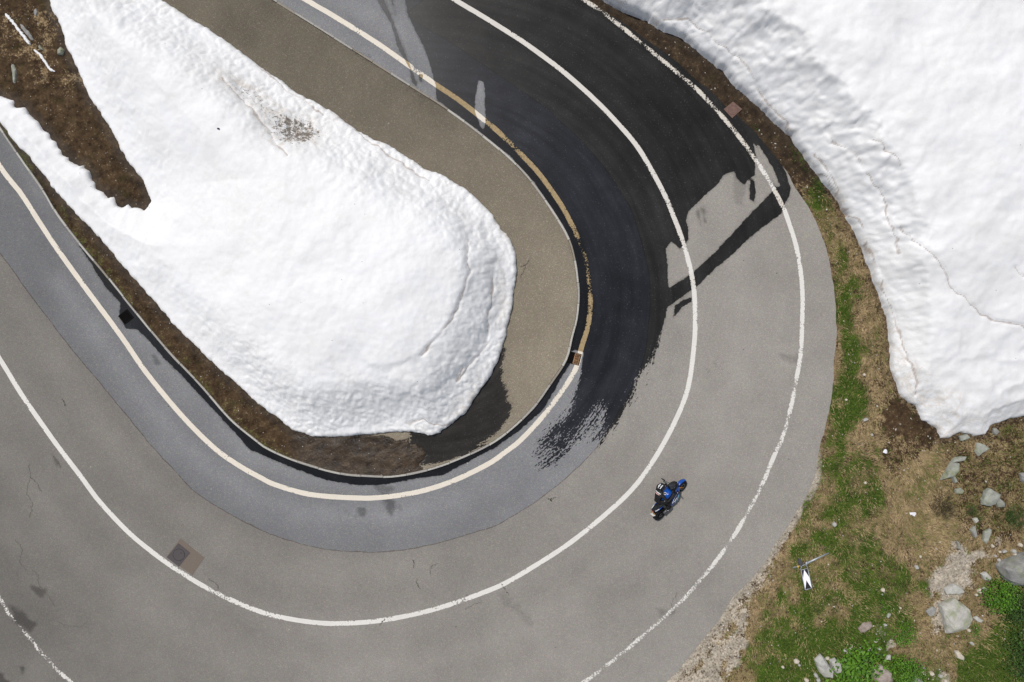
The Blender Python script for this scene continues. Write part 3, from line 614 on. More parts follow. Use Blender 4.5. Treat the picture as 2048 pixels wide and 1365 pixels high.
def h_bank(x, y, d):
    dd = np.maximum(d, 0); Hh = .50+2.05*sst(-6, 9, y); Wd = .95+.95*sst(-3, 10, y)+(fbm(x*.9, y*.9, 3, 117)-.5)*.9*sst(-3, 5, y)
    h = (.08+.20*sst(-6, 5, y))*sst(0, .14, dd)+Hh*np.clip(dd/Wd, 0, 1)*.88+.12*Hh*sst(.7, 1.6, dd/Wd)
    h = h+.35*sst(2, 8, dd)
    sl = sst(1.25, .9, dd/Wd); up = sst(-4, 6, y)
    l1 = lumps(x, y, .26, 100, 2.1, -.85); l2 = lumps(x, y, .14, 104, 1.8, -.85); SIDE[0] = sl*up*(.030*l1+.012*l2)*sst(.05, .4, dd)
    h = h+(sl*(.008+.028*up)+.002)*l1+(sl*.010+.002)*l2+(fbm(x*.5, y*.5, 4, 110)-.5)*.45*sst(0, 2, dd)-.16*np.abs(fbm(x*.9, y*.9, 3, 115)-.5)*2*sst(3, -2, y)*sst(.5, 1.5, dd)+(fbm(x*3, y*3, 4, 111)-.5)*.035
    return h*sst(-.02, .06, d+.02)
def d_bank(x, y, d):
    b = ldist(x, y, wpoly(cr([(1600,330),(1700,500),(1770,600),(1800,700),(1830,760),(1900,820)], 40), .8))
    e = .32*np.exp(-(b/.55)**2)*sst(4, -2, y)
    q = .30*sst(0, -5, y)*fbm(x*.6, y*.6, 3, 120)
    return dict(dirt=np.clip(e*1.3+q*1.5+.12+.5*sst(.4, .0, d)*sst(.4, .6, fbm(x*1.3, y*1.3, 3, 98)), 0, 1), soot=0*x, rough=0*x)
BANK_CR = [[(1330,30),(1390,40),(1440,85),(1480,120),(1520,170),(1570,230),(1600,275),(1625,310),(1660,350),(1690,390),(1710,415)],[(1645,265),(1690,315),(1730,370),(1750,400),(1765,440),(1780,480),(1790,510)],[(1712,300),(1738,325),(1762,345)],[(1780,455),(1815,500),(1850,545),(1900,600),(1960,640),(2048,660)],[(1745,480),(1770,540),(1790,600),(1815,670),(1835,740),(1850,790)],[(1640,300),(1690,380),(1710,420),(1735,450)],[(1990,540),(2020,560),(2048,545)]]
bank_o, bank_g = snowfield('snow_bank', BANK, h_bank, .06, (-1.0, 26.0, -5.5, 21), -.03, d_bank, 'huge white snow field with a steep lumpy edge right of the road', BANK_CR)
def gsample(g, x, y):
    xs, ys, Z = g; i = int(np.clip((x-xs[0])/(xs[1]-xs[0]), 0, len(xs)-1)); j = int(np.clip((y-ys[0])/(ys[1]-ys[0]), 0, len(ys)-1)); return float(Z[i, j])
def on_snow(g, px, py):
    z = .8
    for _ in range(6): x, y = W(px, py, z); z = gsample(g, x, y)
    return x, y, z
# thin leftover snow streaks in the brown trough
def streak(pts, w, h, label, seed):
    c = wpoly(cr(pts, 70), .15); d = np.gradient(c, axis=0); nn = np.stack([-d[:, 1], d[:, 0]], 1)/np.hypot(*d.T)[:, None]
    q = np.arange(70)*1.0; env = np.clip(np.minimum(q, 69-q)/8, 0, 1)**.5; wl = (w*env*(.35+1.3*fbm(q*.35, q*0, 3, seed)))[:, None]; wr = (w*env*(.35+1.3*fbm(q*.35, q*0+7, 3, seed+2)))[:, None]
    rows = []
    for k, (a, b) in enumerate(((-1, -.12), (-.75, h*.8), (0, h), (.75, h*.8), (1, -.12))):
        p = c+nn*(wl*a if a < 0 else wr*a); rows.append(np.concatenate([p, np.full((70, 1), .13+b)+((fbm(q*.5, q*0+k, 3, seed+5)-.5)*.03)[:, None]], 1))
    V = np.stack(rows, 1).reshape(-1, 3); F = gridfaces(70, 5)
    z0 = np.zeros(len(V)); o = link('snow_patch', mkmesh('snow_patch', V, F, M['snow'], True, dict(dirt=z0, soot=z0, crack=z0+9)))
    return tag(o, label, 'snow patch')
streak([(8,24),(22,40),(36,58),(50,76),(60,90)], .07, .07, 'upper thin streak of leftover snow on the brown soil', 3)
streak([(68,100),(80,110),(90,124),(100,138),(111,144)], .06, .06, 'lower thin streak of leftover snow on the brown soil', 13)

# ------------------------------------------------------------------ rocks and stones
def rockmat(name, a, b, c):
    t = NT(name); n1 = t.noise(3.5, 6, .65); n2 = t.noise(28, 5, .7); n3 = t.noise(2.2, 4, .6)
    col = t.mix(t.mr(n1, .35, .65), a, b); col = t.mix(t.ma('MULTIPLY', t.mr(n2, .5, .65), .5), col, t.mul(a, .55)); col = t.mix(t.ma('MULTIPLY', t.mr(n3, .5, .62), .6), col, c)
    return t.fin(col, .88, t.bump(t.ma('ADD', n1, t.ma('MULTIPLY', n2, .4)), .03, .7), .3)
RK = dict(pale=rockmat('pale_granite', (.36, .35, .32), (.50, .49, .46), (.42, .42, .33)), grey=rockmat('grey_rock', (.20, .20, .19), (.34, .33, .31), (.23, .25, .16)),
          lichen=rockmat('lichen_rock', (.38, .37, .33), (.52, .50, .45), (.24, .27, .13)), red=rockmat('reddish_rock', (.26, .21, .18), (.42, .36, .32), (.20, .15, .11)), green=rockmat('green_grey_rock', (.25, .26, .22), (.38, .39, .34), (.20, .22, .10)),
          cream=rockmat('cream_stone', (.50, .44, .35), (.64, .58, .48), (.40, .33, .24)))
def rock_mesh(poly, h, z0, sub=3, seed=0, tilt=(0, 0)):
    r = random.Random(seed); c = poly.mean(0); bm = bmesh.new(); h0 = h
    for k, (s_, zz) in enumerate(((1.05, -.12), (1.07, .25*h), (.97, .72*h), (.70, h))):
        for p in poly:
            j = .05*np.linalg.norm(p-c); q = c+(p-c)*(s_+(r.uniform(-.10, .10) if k > 1 else 0))
            bm.verts.new((q[0], q[1], z0+zz+(r.uniform(-.12, .12)*h if k > 1 else 0)+(tilt[0]*(q[0]-c[0])+tilt[1]*(q[1]-c[1]) if k > 1 else 0)))
    res = bmesh.ops.convex_hull(bm, input=list(bm.verts))
    bmesh.ops.delete(bm, geom=[g for g in set(res['geom_interior']+res['geom_unused']) if isinstance(g, bmesh.types.BMVert)], context='VERTS')
    bmesh.ops.triangulate(bm, faces=bm.faces)
    size = np.ptp(poly, axis=0).max()
    bmesh.ops.bevel(bm, geom=list(bm.edges), offset=size*.02, segments=1, affect='EDGES')
    bmesh.ops.triangulate(bm, faces=bm.faces)
    for _ in range(sub-1): bmesh.ops.subdivide_edges(bm, edges=[e for e in bm.edges if e.calc_length() > size*.09], cuts=1)
    bmesh.ops.triangulate(bm, faces=bm.faces)
    V = np.array([q.co[:] for q in bm.verts]); bm.normal_update(); N = np.array([q.normal[:] for q in bm.verts])
    a = (fbm(V[:, 0]*5/size+seed, V[:, 1]*5/size+V[:, 2]*4/size, 4, 200+seed)-.5)*size*.075
    for q, n_, k in zip(bm.verts, N, a): q.co += Vector(n_)*float(k)
    me = bpy.data.meshes.new('rock'); bm.to_mesh(me); bm.free(); return me
def rock(pts, h, m, label, seed, z0=.0, tilt=(0, 0), name='rock', group=None):
    P = wpoly(pts, h*.4); me = rock_mesh(P, h, z0, 3 if len(pts) > 4 else 2, seed, tilt); me.materials.append(RK[m])
    return tag(link(name, me), label, name, group)
rock([(2000,1133),(2020,1126),(2045,1112),(2080,1110),(2090,1150),(2060,1172),(2030,1172),(2012,1160)], .75, 'grey', 'big grey boulder cut off by the right edge, above the leafy bush', 1, tilt=(0, .35))
rock([(1881,1212),(1913,1200),(1935,1220),(1943,1238),(1934,1254),(1895,1267),(1889,1240)], .42, 'lichen', 'largest pale angular rock with a green lichen top', 2)
rock([(1891,1178),(1908,1168),(1922,1175),(1930,1184),(1915,1189),(1893,1188)], .24, 'pale', 'oval pale rock just above the large lichen rock', 3)
r4 = rock([(1883,960),(1892,942),(1903,926),(1916,927),(1916,940),(1908,953),(1900,955)], .30, 'green', 'bent grey green rock with a forked foot and a curved head in the dark soil', 4)
for i, pp in enumerate(([(1902,926),(1912,915),(1932,914),(1930,921),(1914,924)], [(1902,950),(1908,952),(1914,964),(1909,967)])):
    me = rock_mesh(wpoly(pp, .1), .2, 0, 2, 40+i); me.materials.append(RK['green']); c_ = link('rock_fragment', me, r4)
rock([(1964,1000),(1970,984),(1978,978),(2002,990),(1994,1002),(1980,1012),(1965,1010)], .28, 'green', 'pale blocky rock right of the dark bush with a smaller rock against it', 5)
rock([(1991,1004),(1998,996),(2008,1005),(2008,1014),(1995,1015)], .18, 'grey', 'small grey rock leaning on the pale blocky rock', 6)
rock([(1631,1322),(1642,1311),(1655,1326),(1667,1343),(1664,1356),(1650,1356),(1640,1345)], .34, 'pale', 'long pale rock, left one of the pair beside the big leaved plant', 7)
rock([(1659,1321),(1670,1317),(1682,1326),(1683,1343),(1672,1346),(1664,1338)], .30, 'pale', 'rounded pale rock, right one of the pair beside the big leaved plant', 8)
rock([(1909,1303),(1918,1303),(1928,1314),(1927,1321),(1914,1316)], .16, 'cream', 'smooth cream stone in the green grass below the large lichen rock', 9)
rock([(1962,1148),(1972,1145),(1981,1155),(1978,1162),(1968,1160)], .2, 'pale', 'white angular rock at the top left of the leafy bush', 10)
rock([(1940,1060),(1948,1052),(1954,1070),(1950,1076)], .14, 'grey', 'narrow grey stone standing left of the bent thin stone', 11)
rock([(1968,1064),(1980,1058),(1984,1062),(1976,1073),(1972,1088),(1966,1082)], .14, 'green', 'thin bent green grey stone below the pale blocky rock', 12)
rock([(1945,1038),(1953,1036),(1958,1042),(1950,1047)], .12, 'pale', 'small pale stone below the dark soil patch', 13)
rock([(1910,980),(1920,976),(1928,982),(1924,988),(1912,988)], .12, 'green', 'half buried flat stone below the bent rock', 14)
rock([(1851,1222),(1864,1214),(1873,1218),(1866,1232),(1858,1232)], .12, 'grey', 'flat grey stone sunk in sand left of the lichen rock', 15)
rock([(1947,1236),(1954,1233),(1966,1241),(1962,1246),(1952,1243)], .12, 'pale', 'small stone touching the right tip of the lichen rock', 16)
rock([(1742,1336),(1762,1332),(1780,1345),(1785,1362),(1765,1372),(1748,1360)], .30, 'red', 'reddish brown rock among the big leaved plants at the bottom edge', 17)
rock([(1824,1356),(1835,1352),(1846,1364),(1840,1375),(1824,1374)], .22, 'grey', 'grey rock cut off by the bottom edge beside green moss', 18)
rock([(1717,1258),(1728,1245),(1742,1245),(1745,1254),(1732,1264),(1722,1266)], .10, 'red', 'flat pinkish stone at the top of the sandy patch', 19)
rock([(1775,1311),(1780,1310),(1781,1320),(1772,1319)], .12, 'pale', 'white stone at the upper edge of the big leaved plant', 20)
rock([(1883,1050),(1912,1040),(1914,1046),(1890,1056)], .04, 'green', 'faint flat stone slab in the straw coloured grass', 21, z0=.0) if False else None
rock([(1919,873),(1934,869),(1940,875),(1931,880),(1921,882)], .16, 'green', 'grey slab poking out under the snow field edge', 22)
rock([(1953,886),(1960,892),(1970,890),(1978,898),(1966,903),(1957,912),(1950,903)], .14, 'green', 'pale green broken slab just below the snow field edge', 23)
rock([(1985,858),(1992,856),(1998,864),(1992,871),(1986,868)], .12, 'grey', 'small grey stone beside the snow field corner', 24)
rock([(2040,948),(2048,946),(2056,956),(2050,968),(2042,962)], .14, 'grey', 'grey stone at the right edge in brown soil', 25)
rock([(1913,1083),(1918,1085),(1920,1100),(1915,1097)], .14, 'grey', 'dark slender stone standing at the edge of the sand', 26)
rock([(29,132),(34,135),(38,146),(36,168),(32,168),(30,150)], .14, 'green', 'long pointed pale stone lying on the dark brown soil', 27, z0=.12)
rock([(119,103),(126,97),(131,103),(129,113),(120,112)], .16, 'green', 'green grey stone half under the snow bank edge', 28, z0=.12)
rock([(72,24),(77,21),(80,28),(77,36),(73,34)], .10, 'grey', 'bluish grey stone in the mossy soil near the top', 29, z0=.12)
rock([(40,48),(50,52),(62,66),(71,82),(66,82),(55,68),(45,58)], .07, 'grey', 'long flat grey slab beside the thin snow streak', 30, z0=.11)
rock([(80,96),(84,93),(91,103),(84,102)], .08, 'green', 'small pale slab between the two snow streaks', 31, z0=.12)
STN = [(1990,1112),(1999,1104),(2008,1103),(1984,1092),(2026,1103),(2040,1090),(1700,1258+40),(1702,1292),(1690,1300),(1696,1307),(1758,1297),(1592,1322),(1598,1330),(1565,1334),(1631,1350),(1612,1360),(1636,1360),(1654,1316),(1848,1337),(1862,1347),(1942,1286),(1936,1260),(1952,1257),(1846,1346),(1880,1352),(1890,1362),(1776,1231),(1765,1180),(1764,1189),(1840,1113),(1832,1134),(1910,1138),(1872,1098),(2030,1110),(1997,1120),(1958,1182),(1968,1178),(1952,1190),(1730,840),(1692,800),(1743,870),(1728,750),(1668,1049),(1730,966),(1770,1250),(1800,1216)]
base = []
for i in range(6):
    r = random.Random(300+i); n = 7; P = np.array([[math.cos(2*math.pi*k/n)*r.uniform(.7, 1.2), math.sin(2*math.pi*k/n)*r.uniform(.6, 1.0)] for k in range(n)])*.1
    me = rock_mesh(P, .11, 0, 1, 310+i); me.materials.append(RK['cream' if i % 2 else 'pale']); base.append(me)
for i, (px, py) in enumerate(STN):
    o = link('stone', base[i % 6]); x, y = W(px, py); o.location = (x, y, .0); o.rotation_euler = (0, 0, random.uniform(0, 6)); s_ = random.uniform(.55, 1.25); o.scale = (s_, s_, s_*.9)
    lab = ('small loose stone in the grass strip between road and snow field' if py < 1000 else 'small loose stone in the straw coloured grass above the fallen marker' if py < 1075 else
           'small pale stone in the sand left of the big grey boulder' if px > 1935 and py < 1140 else 'small pale stone on the bare ground above the oval rock' if px > 1820 and py < 1140 else
           'small pale stone between the leafy bush and the large lichen rock' if px > 1935 and py < 1275 else 'small pale stone below the large lichen rock' if px > 1900 else
           'small cream stone on the sandy track at the bottom edge' if px > 1830 else 'small stone in the open grass right of the fallen marker' if py < 1255 else
           'small stone in the sandy patch above the large leaved plant' if px > 1680 else 'small cream stone in the green grass by the pair of pale rocks')
    tag(o, lab, 'stone', lab.replace('small', 'loose', 1) + 's' if False else 'stones: ' + lab[6:])
# finest gravel
def scatter(n, region, cond):
    pts = []
    x0, x1, y0, y1 = region
    while len(pts) < n:
        px = rng.uniform(x0, x1, 4000); py = rng.uniform(y0, y1, 4000); m = cond(px, py); pts += list(zip(px[m], py[m]))
    return np.array(pts[:n])
vx, vy = v[:, 0], v[:, 1]
ga = soil_attrs
def ground_w(px, py):
    x = (px-1024)*S; y = (682.5-py)*S; vv = np.stack([x, y, x*0], 1); a = soil_attrs(vv, False)
    od = sdf(x, y, OP); db = sdf(x, y, bankW)
    z = -.02+relief(x, y)*sst(.0, .7, -od)-.03*sst(0, .2, -od)+.05*sst(.3, 2, -od)
    return x, y, z, a, od, db
px = rng.uniform(1330, 2070, 60000); py = rng.uniform(0, 1380, 60000); x, y, z, a, od, db = ground_w(px, py)
p_ = np.clip(a['sand']-.3, 0, 1)*.9+.035; m = (od < -.03) & (db < -.05) & (rng.random(len(x)) < p_*(.4+1.2*fbm(x*1.5, y*1.5, 3, 77)))
x, y, z = x[m][:9000], y[m][:9000], z[m][:9000]; kk = rng.random(len(x)) < .02
octv = np.array([[1, 0, 0], [-1, 0, 0], [0, 1, 0], [0, -1, 0], [0, 0, 1], [0, 0, -1]], float); octf = np.array([[0, 2, 4], [2, 1, 4], [1, 3, 4], [3, 0, 4], [2, 0, 5], [1, 2, 5], [3, 1, 5], [0, 3, 5]])
def gravel(x, y, z, smin, smax, name, mat):
    n = len(x); s_ = smin+(smax-smin)*rng.random(n)**3; an = rng.uniform(0, 6.28, n)
    b = octv[None]*np.stack([s_*rng.uniform(.7, 1.4, n), s_*rng.uniform(.6, 1, n), s_*.7], 1)[:, None]
    b = b+rng.normal(0, .15, b.shape)*s_[:, None, None]
    c, q = np.cos(an)[:, None], np.sin(an)[:, None]; V = np.stack([b[..., 0]*c-b[..., 1]*q+x[:, None], b[..., 0]*q+b[..., 1]*c+y[:, None], b[..., 2]+z[:, None]], 2).reshape(-1, 3)
    F = (octf[None]+(np.arange(n)*6)[:, None, None]).reshape(-1, 3)
    return tag(link(name, mkmesh(name, V, F, mat, False, dict(tint=np.repeat(rng.random(n), 6)))), kind='stuff')
t = NT('gravel_stone'); gm = t.fin(t.mul(t.mix(t.attr('tint'), (.20, .17, .13), (.62, .58, .52)), t.mr(t.noise(30, 3), .3, .7, .8, 1.2)), .9)
tag(gravel(np.r_[x, x[kk]], np.r_[y, y[kk]+.03], np.r_[z, z[kk]]+.01, .012, .06, 'gravel', gm), 'loose pale gravel strewn over the slope and the road verge', 'gravel')
# soil crumbs in the trough and the strip inside the kerb
px = rng.uniform(0, 860, 26000); py = rng.uniform(0, 960, 26000); x = (px-1024)*S; y = (682.5-py)*S
m = (sdf(x, y, KP) > -99) & (sdf(x, y, islW) < -.03) & (sdf(x, y, np.vstack([KP])) > .15) & (sdf(x, y, sp) > .1)
x, y = x[m], y[m]; k = rng.random(len(x)) < .34*(fbm(x*1.3, y*1.3, 3, 88)); x, y = x[k], y[k]
tag(gravel(x, y, .11+0*x+.07*sst(.3, 1.4, ldist(x, y, KP)), .008, .03, 'gravel', gm), 'tiny crumbs of stone on the brown soil inside the kerb', 'gravel')

# ------------------------------------------------------------------ grass
def grassmat():
    t = NT('grass_blades'); a = t.attr('tint')
    c = t.mix(t.mr(a, 0, .45), (.026, .068, .005), (.096, .142, .020)); c = t.mix(t.mr(a, .45, .6), c, (.20, .17, .06)); c = t.mix(t.mr(a, .6, 1), c, (.46, .34, .19))
    c = t.mul(c, t.mr(t.noise(3, 3), .3, .7, .75, 1.25)); m = t.fin(c, .75, None, .2); return m
GM = grassmat()
def blades(x, y, z, hgt, wid, tint, lean, az, name, label):
    n = len(x); dx, dy = np.cos(az), np.sin(az); h = hgt
    b1 = np.stack([x-dy*wid, y+dx*wid, z], 1); b2 = np.stack([x+dy*wid, y-dx*wid, z], 1)
    m1 = np.stack([x+dx*lean*h*.45-dy*wid*.8, y+dy*lean*h*.45+dx*wid*.8, z+h*.6], 1); m2 = np.stack([x+dx*lean*h*.45+dy*wid*.8, y+dy*lean*h*.45-dx*wid*.8, z+h*.6], 1)
    tp = np.stack([x+dx*lean*h*1.1, y+dy*lean*h*1.1, z+h*np.clip(1-lean*.25, .3, 1)], 1)
    V = np.stack([b1, b2, m2, m1, tp], 1).reshape(-1, 3); o = (np.arange(n)*5)[:, None]
    F = np.concatenate([o+np.array([[0, 1, 2]]), o+np.array([[0, 2, 3]]), o+np.array([[3, 2, 4]])], 0)
    return tag(link(name, mkmesh(name, V, F, GM, False, dict(tint=np.repeat(tint, 5)))), label, 'grass', kind='stuff')
N = 420000
px = rng.uniform(1380, 2075, N); py = rng.uniform(250, 1385, N); x, y, z, a, od, db = ground_w(px, py)
cl = fbm(x*2.4, y*2.4, 4, 130); gw = a['green']+(cl-.5)*1.1; keep = (od < -.06) & (db < -.12) & (a['sand']+(cl-.5)*.6 < .42) & (rng.random(N) < np.clip(gw*1.5-.18, .0, 1))
x1, y1, z1, c1, g1 = x[keep], y[keep], z[keep], cl[keep], a['green'][keep]; n = len(x1)
cc_ = fbm(x1*1.5, y1*1.5, 4, 160); tint = np.clip(rng.normal(.22, .12, n)+(cc_-.42)*1.8*(g1 < .70)+(rng.random(n) < .08)*.3, 0, 1)
blades(x1, y1, z1-.01, rng.uniform(.03, .08, n)*(.5+1.0*c1), rng.uniform(.005, .012, n), tint, rng.uniform(.3, 1.1, n), rng.uniform(0, 6.28, n), 'grass', 'short green grass on the slope right of the road')
# straw: pressed down, combed by the snow
keep = (od < -.08) & (db < -.12) & (a['sand'] < .45) & (a['dry'] > .3) & (rng.random(N) < np.clip(a['dry']-.35, 0, 1)*(1-np.clip(a['green'], 0, 1)*.9)*.95)
x2, y2, z2 = x[keep], y[keep], z[keep]; n = len(x2); az = -1.1+(fbm(x2*.6, y2*.6, 3, 140)-.5)*5+rng.normal(0, .35, n)
blades(x2, y2, z2-.005, rng.uniform(.03, .09, n), rng.uniform(.004, .009, n), np.clip(rng.normal(.74, .16, n)+(fbm(x2*2, y2*2, 4, 150)-.5)*.9, .35, 1), rng.uniform(1.4, 2.6, n), az, 'dry_grass', 'flattened straw coloured dry grass between road and snow')

# ------------------------------------------------------------------ leafy plants
def leafmat(name, a, b):
    t = NT(name); c = t.mix(t.attr('tint'), a, b); m = t.fin(t.mul(c, t.mr(t.noise(6, 3), .3, .7, .8, 1.2)), .55, None, .3); return m
LM = dict(fresh=leafmat('fresh_leaves', (.020, .070, .005), (.13, .28, .018)), dull=leafmat('dull_leaves', (.014, .036, .005), (.060, .125, .018)), brown=leafmat('withered_heath', (.016, .012, .005), (.085, .065, .025)))
def plant(px, py, r, h, n, ls, mk, label, name='shrub', el=(1, 1), ang=0, stems=6):
    cx, cy = W(px, py); o = thing(name, label, 'shrub' if name == 'shrub' else 'plant', (cx, cy, 0))
    # leaf clumps on short branches spread through the crown
    k = max(8, n//22); ca = rng.uniform(0, 6.28, k); cr_ = r*np.sqrt(rng.random(k))*rng.uniform(.75, 1.12, k); ccx = cr_*np.cos(ca)*el[0]; ccy = cr_*np.sin(ca)*el[1]
    u, w = ccx*math.cos(ang)-ccy*math.sin(ang), ccx*math.sin(ang)+ccy*math.cos(ang)
    cz = h*np.sqrt(np.clip(1-(cr_/(r*1.15))**2, 0.05, 1))*rng.uniform(.55, 1.1, k)
    idx = rng.integers(0, k, n); sp_ = ls*2.0
    x = u[idx]+rng.normal(0, sp_, n); y = w[idx]+rng.normal(0, sp_, n); z = np.maximum(.02, cz[idx]+rng.normal(0, sp_*.6, n))
    az = rng.uniform(0, 6.28, n); ti = rng.normal(0, .45, n); L = ls*rng.uniform(.7, 1.3, n); Wd = L*.55
    d = np.stack([np.cos(az)*np.cos(ti), np.sin(az)*np.cos(ti), np.sin(ti)], 1); s_ = np.stack([-np.sin(az), np.cos(az), rng.normal(0, .3, n)], 1)
    c0 = np.stack([x, y, z], 1)
    P = [c0-d*L[:, None]*.5, c0+s_*Wd[:, None]*.5+[0, 0, .01], c0+d*L[:, None]*.5, c0-s_*Wd[:, None]*.5+[0, 0, .01]]
    V = np.stack(P, 1).reshape(-1, 3); F = (np.array([[0, 1, 2, 3]])[None]+(np.arange(n)*4)[:, None, None]).reshape(-1, 4)
    tt = np.clip(rng.random(k)[idx]*.5+rng.random(n)*.5, 0, 1)
    tag(link('foliage', mkmesh('foliage', V, F, LM[mk], False, dict(tint=np.repeat(tt, 4))), o), kind='stuff')
    b = MB()
    for i in range(min(k, stems*3)): b.tube([(0, 0, -.03), (u[i]*.5, w[i]*.5, cz[i]*.6), (u[i], w[i], cz[i]*.95)], [.014, .009, .004], 5)
    b.obj('stem', plain_stem, o); return o
plain_stem = plain('shrub_stem', (.09, .06, .035), .9, .3)
plant(1992, 1188, .66, .46, 1500, .085, 'fresh', 'bright green leafy bush below the big grey boulder')
plant(2034, 1215, .62, .38, 1100, .08, 'dull', 'dark green bush right of the bright leafy bush')
plant(2042, 1300, .98, .38, 1900, .08, 'dull', 'wide dark green bush in the bottom right corner', el=(.8, 1.2))
plant(1703, 1338, .66, .38, 480, .17, 'fresh', 'large leaved green plant right of the pair of pale rocks', name='plant')
plant(1732, 1318, .48, .30, 260, .16, 'fresh', 'large leaved plant against the sandy patch', name='plant')
plant(1808, 1345, .88, .28, 1900, .075, 'fresh', 'low bright green cushion at the bottom edge', el=(1, .75), ang=-.5)
plant(1805, 1268, .45, .18, 800, .06, 'fresh', 'small round green cushion left of the large lichen rock')
plant(1947, 1258, .26, .15, 380, .04, 'fresh', 'little green tuft under the right corner of the lichen rock')
plant(1881, 1008, .62, .22, 1500, .035, 'brown', 'withered brown heath clump on the straw coloured grass', el=(.8, 1.15), ang=.4)
plant(2027, 1032, .50, .25, 1100, .035, 'dull', 'dark heath clump near the right edge below the blocky rock')
plant(1605+160, 1215, .30, .10, 350, .04, 'fresh', 'small patch of bright leaves in the grass below the fallen marker')
plant(1940, 1020, .0+.30, .12, 380, .03, 'dull', 'thin dark tuft left of the pale blocky rock')

# ------------------------------------------------------------------ covers, drains
rust = plain('rusty_iron', (.30, .17, .085), .8, .45, 18, 0, .004); rustd = plain('dark_iron', (.007, .006, .006), .8, .4, 25, 0, .003, .1)
rr_ = plain('red_brown_concrete', (.150, .088, .070), .85, .25, 9); patchm = plain('brown_asphalt_patch', (.155, .125, .100), .9, .18, 22, 0, .005); ironl = plain('weathered_iron_lid', (.075, .064, .066), .7, .2, 14, .2); pitm = plain('drain_pit_dark', (.004, .0035, .003), .9, .3, 14, 0, .002, .05)
def quadsheet(pts, z, th, name, mat, parent, inset=0):
    P = wpoly(pts); b = MB(); n = len(P); b.add([(p[0], p[1], z) for p in P]+[(p[0], p[1], z-th) for p in P], [tuple(range(n)), tuple(range(2*n-1, n-1, -1))]+[(i, (i+1) % n, (i+1) % n+n, i+n) for i in range(n)])
    return b.obj(name, mat, parent)
def ringm(px, py, r, w, z, name, mat, parent):
    cx, cy = W(px, py); b = MB(); b.torus((cx, cy, z), r, w, 'Z', 40, 6, .6); return b.obj(name, mat, parent, True)
o = thing('manhole_cover', 'square reddish brown cover in the wet verge beside the snow', 'manhole cover')
quadsheet([(1447,219),(1466,204),(1484,219),(1464,237)], .022, .06, 'frame', rr_, o)
quadsheet([(1451,219),(1466,207.5),(1480,219.3),(1464.5,233)], .026, .03, 'lid', rr_, o)
ringm(1465.5, 220.5, .20, .012, .027, 'rim', rr_, o)
quadsheet([(361,1077),(409,1116),(385,1151),(333,1114)], .005, .02, 'asphalt_patch', patchm, None)['kind'] = 'structure'
o = thing('manhole_cover', 'square dark manhole cover set in a brown asphalt patch beside the centre line', 'manhole cover')
quadsheet([(357,1086.5),(381,1106),(358,1134),(333.5,1115)], .011, .03, 'frame', ironl, o)
cx_, cy_ = W(358, 1110); b = MB(); b.tube([(cx_, cy_, -.02), (cx_, cy_, .014)], .235, 40); b.obj('lid', ironl, o); ringm(358, 1110, .25, .005, .0125, 'rim', rustd, o)
MB().box((cx_+.1, cy_+.08, .015), (.05, .02, .008)).obj('keyhole', rustd, o)
# gully grate on the yellow line
o = thing('drain_grate', 'rusty iron drain grate at the end of the cream line by the kerb', 'drain grate', (*W(1147.5, 717), 0)); o.rotation_euler = (0, 0, math.radians(-15))
wx_, wy_ = .52, .46
b = MB(); b.box((-.02, 0, -.004), (wx_+.1, wy_+.05, .02)); b.obj('pit', pitm, o)  # flat slab at road level, pit shade put into its near-black colour
b = MB()
for sx in (.235, .02): b.box((sx+(0 if sx > .1 else 0), 0, .014), (.03, wy_, .018))
for sy in (-1, 1): b.box((.1275, sy*(wy_/2-.014), .014), (.185, .028, .0178))
b.obj('frame', rust, o, bevel=.003)
for r_ in range(3):
    for k in range(4):
        Mr = Matrix.Rotation(math.radians(28 if r_ != 1 else -14), 3, 'Z'); MB().box((.055+k*.046, (r_-1)*.135, .0135), (.016, .118, .014), Mr).obj('bar', rust, o)
for q in (-.0675, .0675): MB().box((.1275, q, .0137), (.185, .014, .016)).obj('crossbar', rust, o)
b = MB()
for k in range(5): b.box((-.24+k*.052, 0, .012), (.018, wy_, .014))
b.obj('wet_bars', rustd, o)
o = thing('drain_grate', 'black drain grate in the wet gutter along the left kerb', 'drain grate', (*W(252, 634), 0)); o.rotation_euler = (0, 0, math.radians(-52))
MB().box((0, 0, -.002), (.46, .50, .022)).obj('pit', pitm, o)  # again a near-black slab painted for the darkness inside the pit
b = MB()
for sx in (-1, 1): b.box((sx*.215, 0, .018), (.03, .48, .02)); b.box((0, sx*.225, .0182), (.40, .03, .0196))
b.obj('frame', rustd, o)
for k in range(6): MB().box((-.165+k*.066, 0, .016), (.02, .42, .014)).obj('bar', rustd, o)

# ------------------------------------------------------------------ knocked-over chevron marker
galv = plain('galvanised_steel', (.40, .43, .45), .45, .15, 20, .5); galvd = plain('dull_steel', (.17, .18, .18), .6, .2, 20, .3); blackp = plain('black_sign_film', (.012, .012, .014), .4, .1); whitep = plain('white_sign_film', (.85, .86, .90), .45, .04); yel = plain('yellow_tag', (.70, .45, .02), .5, .1); rub = plain('dark_rubber', (.055, .055, .062), .8, .2)
def P3(px, py, z): return Vector((*W(px, py, z), z))
sg = thing('chevron_sign', 'knocked over black and white chevron marker on a grey post in the grass', 'road sign', (*W(1610, 1150), 0)); sgo = sg.location.copy()
def rel(p): return p-sgo
zt, zb = .16, .34
TL, TR, BR, BL = P3(1602.1, 1140.7, zt), P3(1615.3, 1137.2, zt), P3(1624, 1176.7, zb), P3(1610, 1180.3, zb)
nrm = (TR-TL).cross(BL-TL).normalized(); nrm = nrm if nrm.z > 0 else -nrm
def uv(u, v_, k): return rel(TL+(TR-TL)*u+(BL-TL)*v_+(BR-TR-(BL-TL))*u*v_+nrm*k)
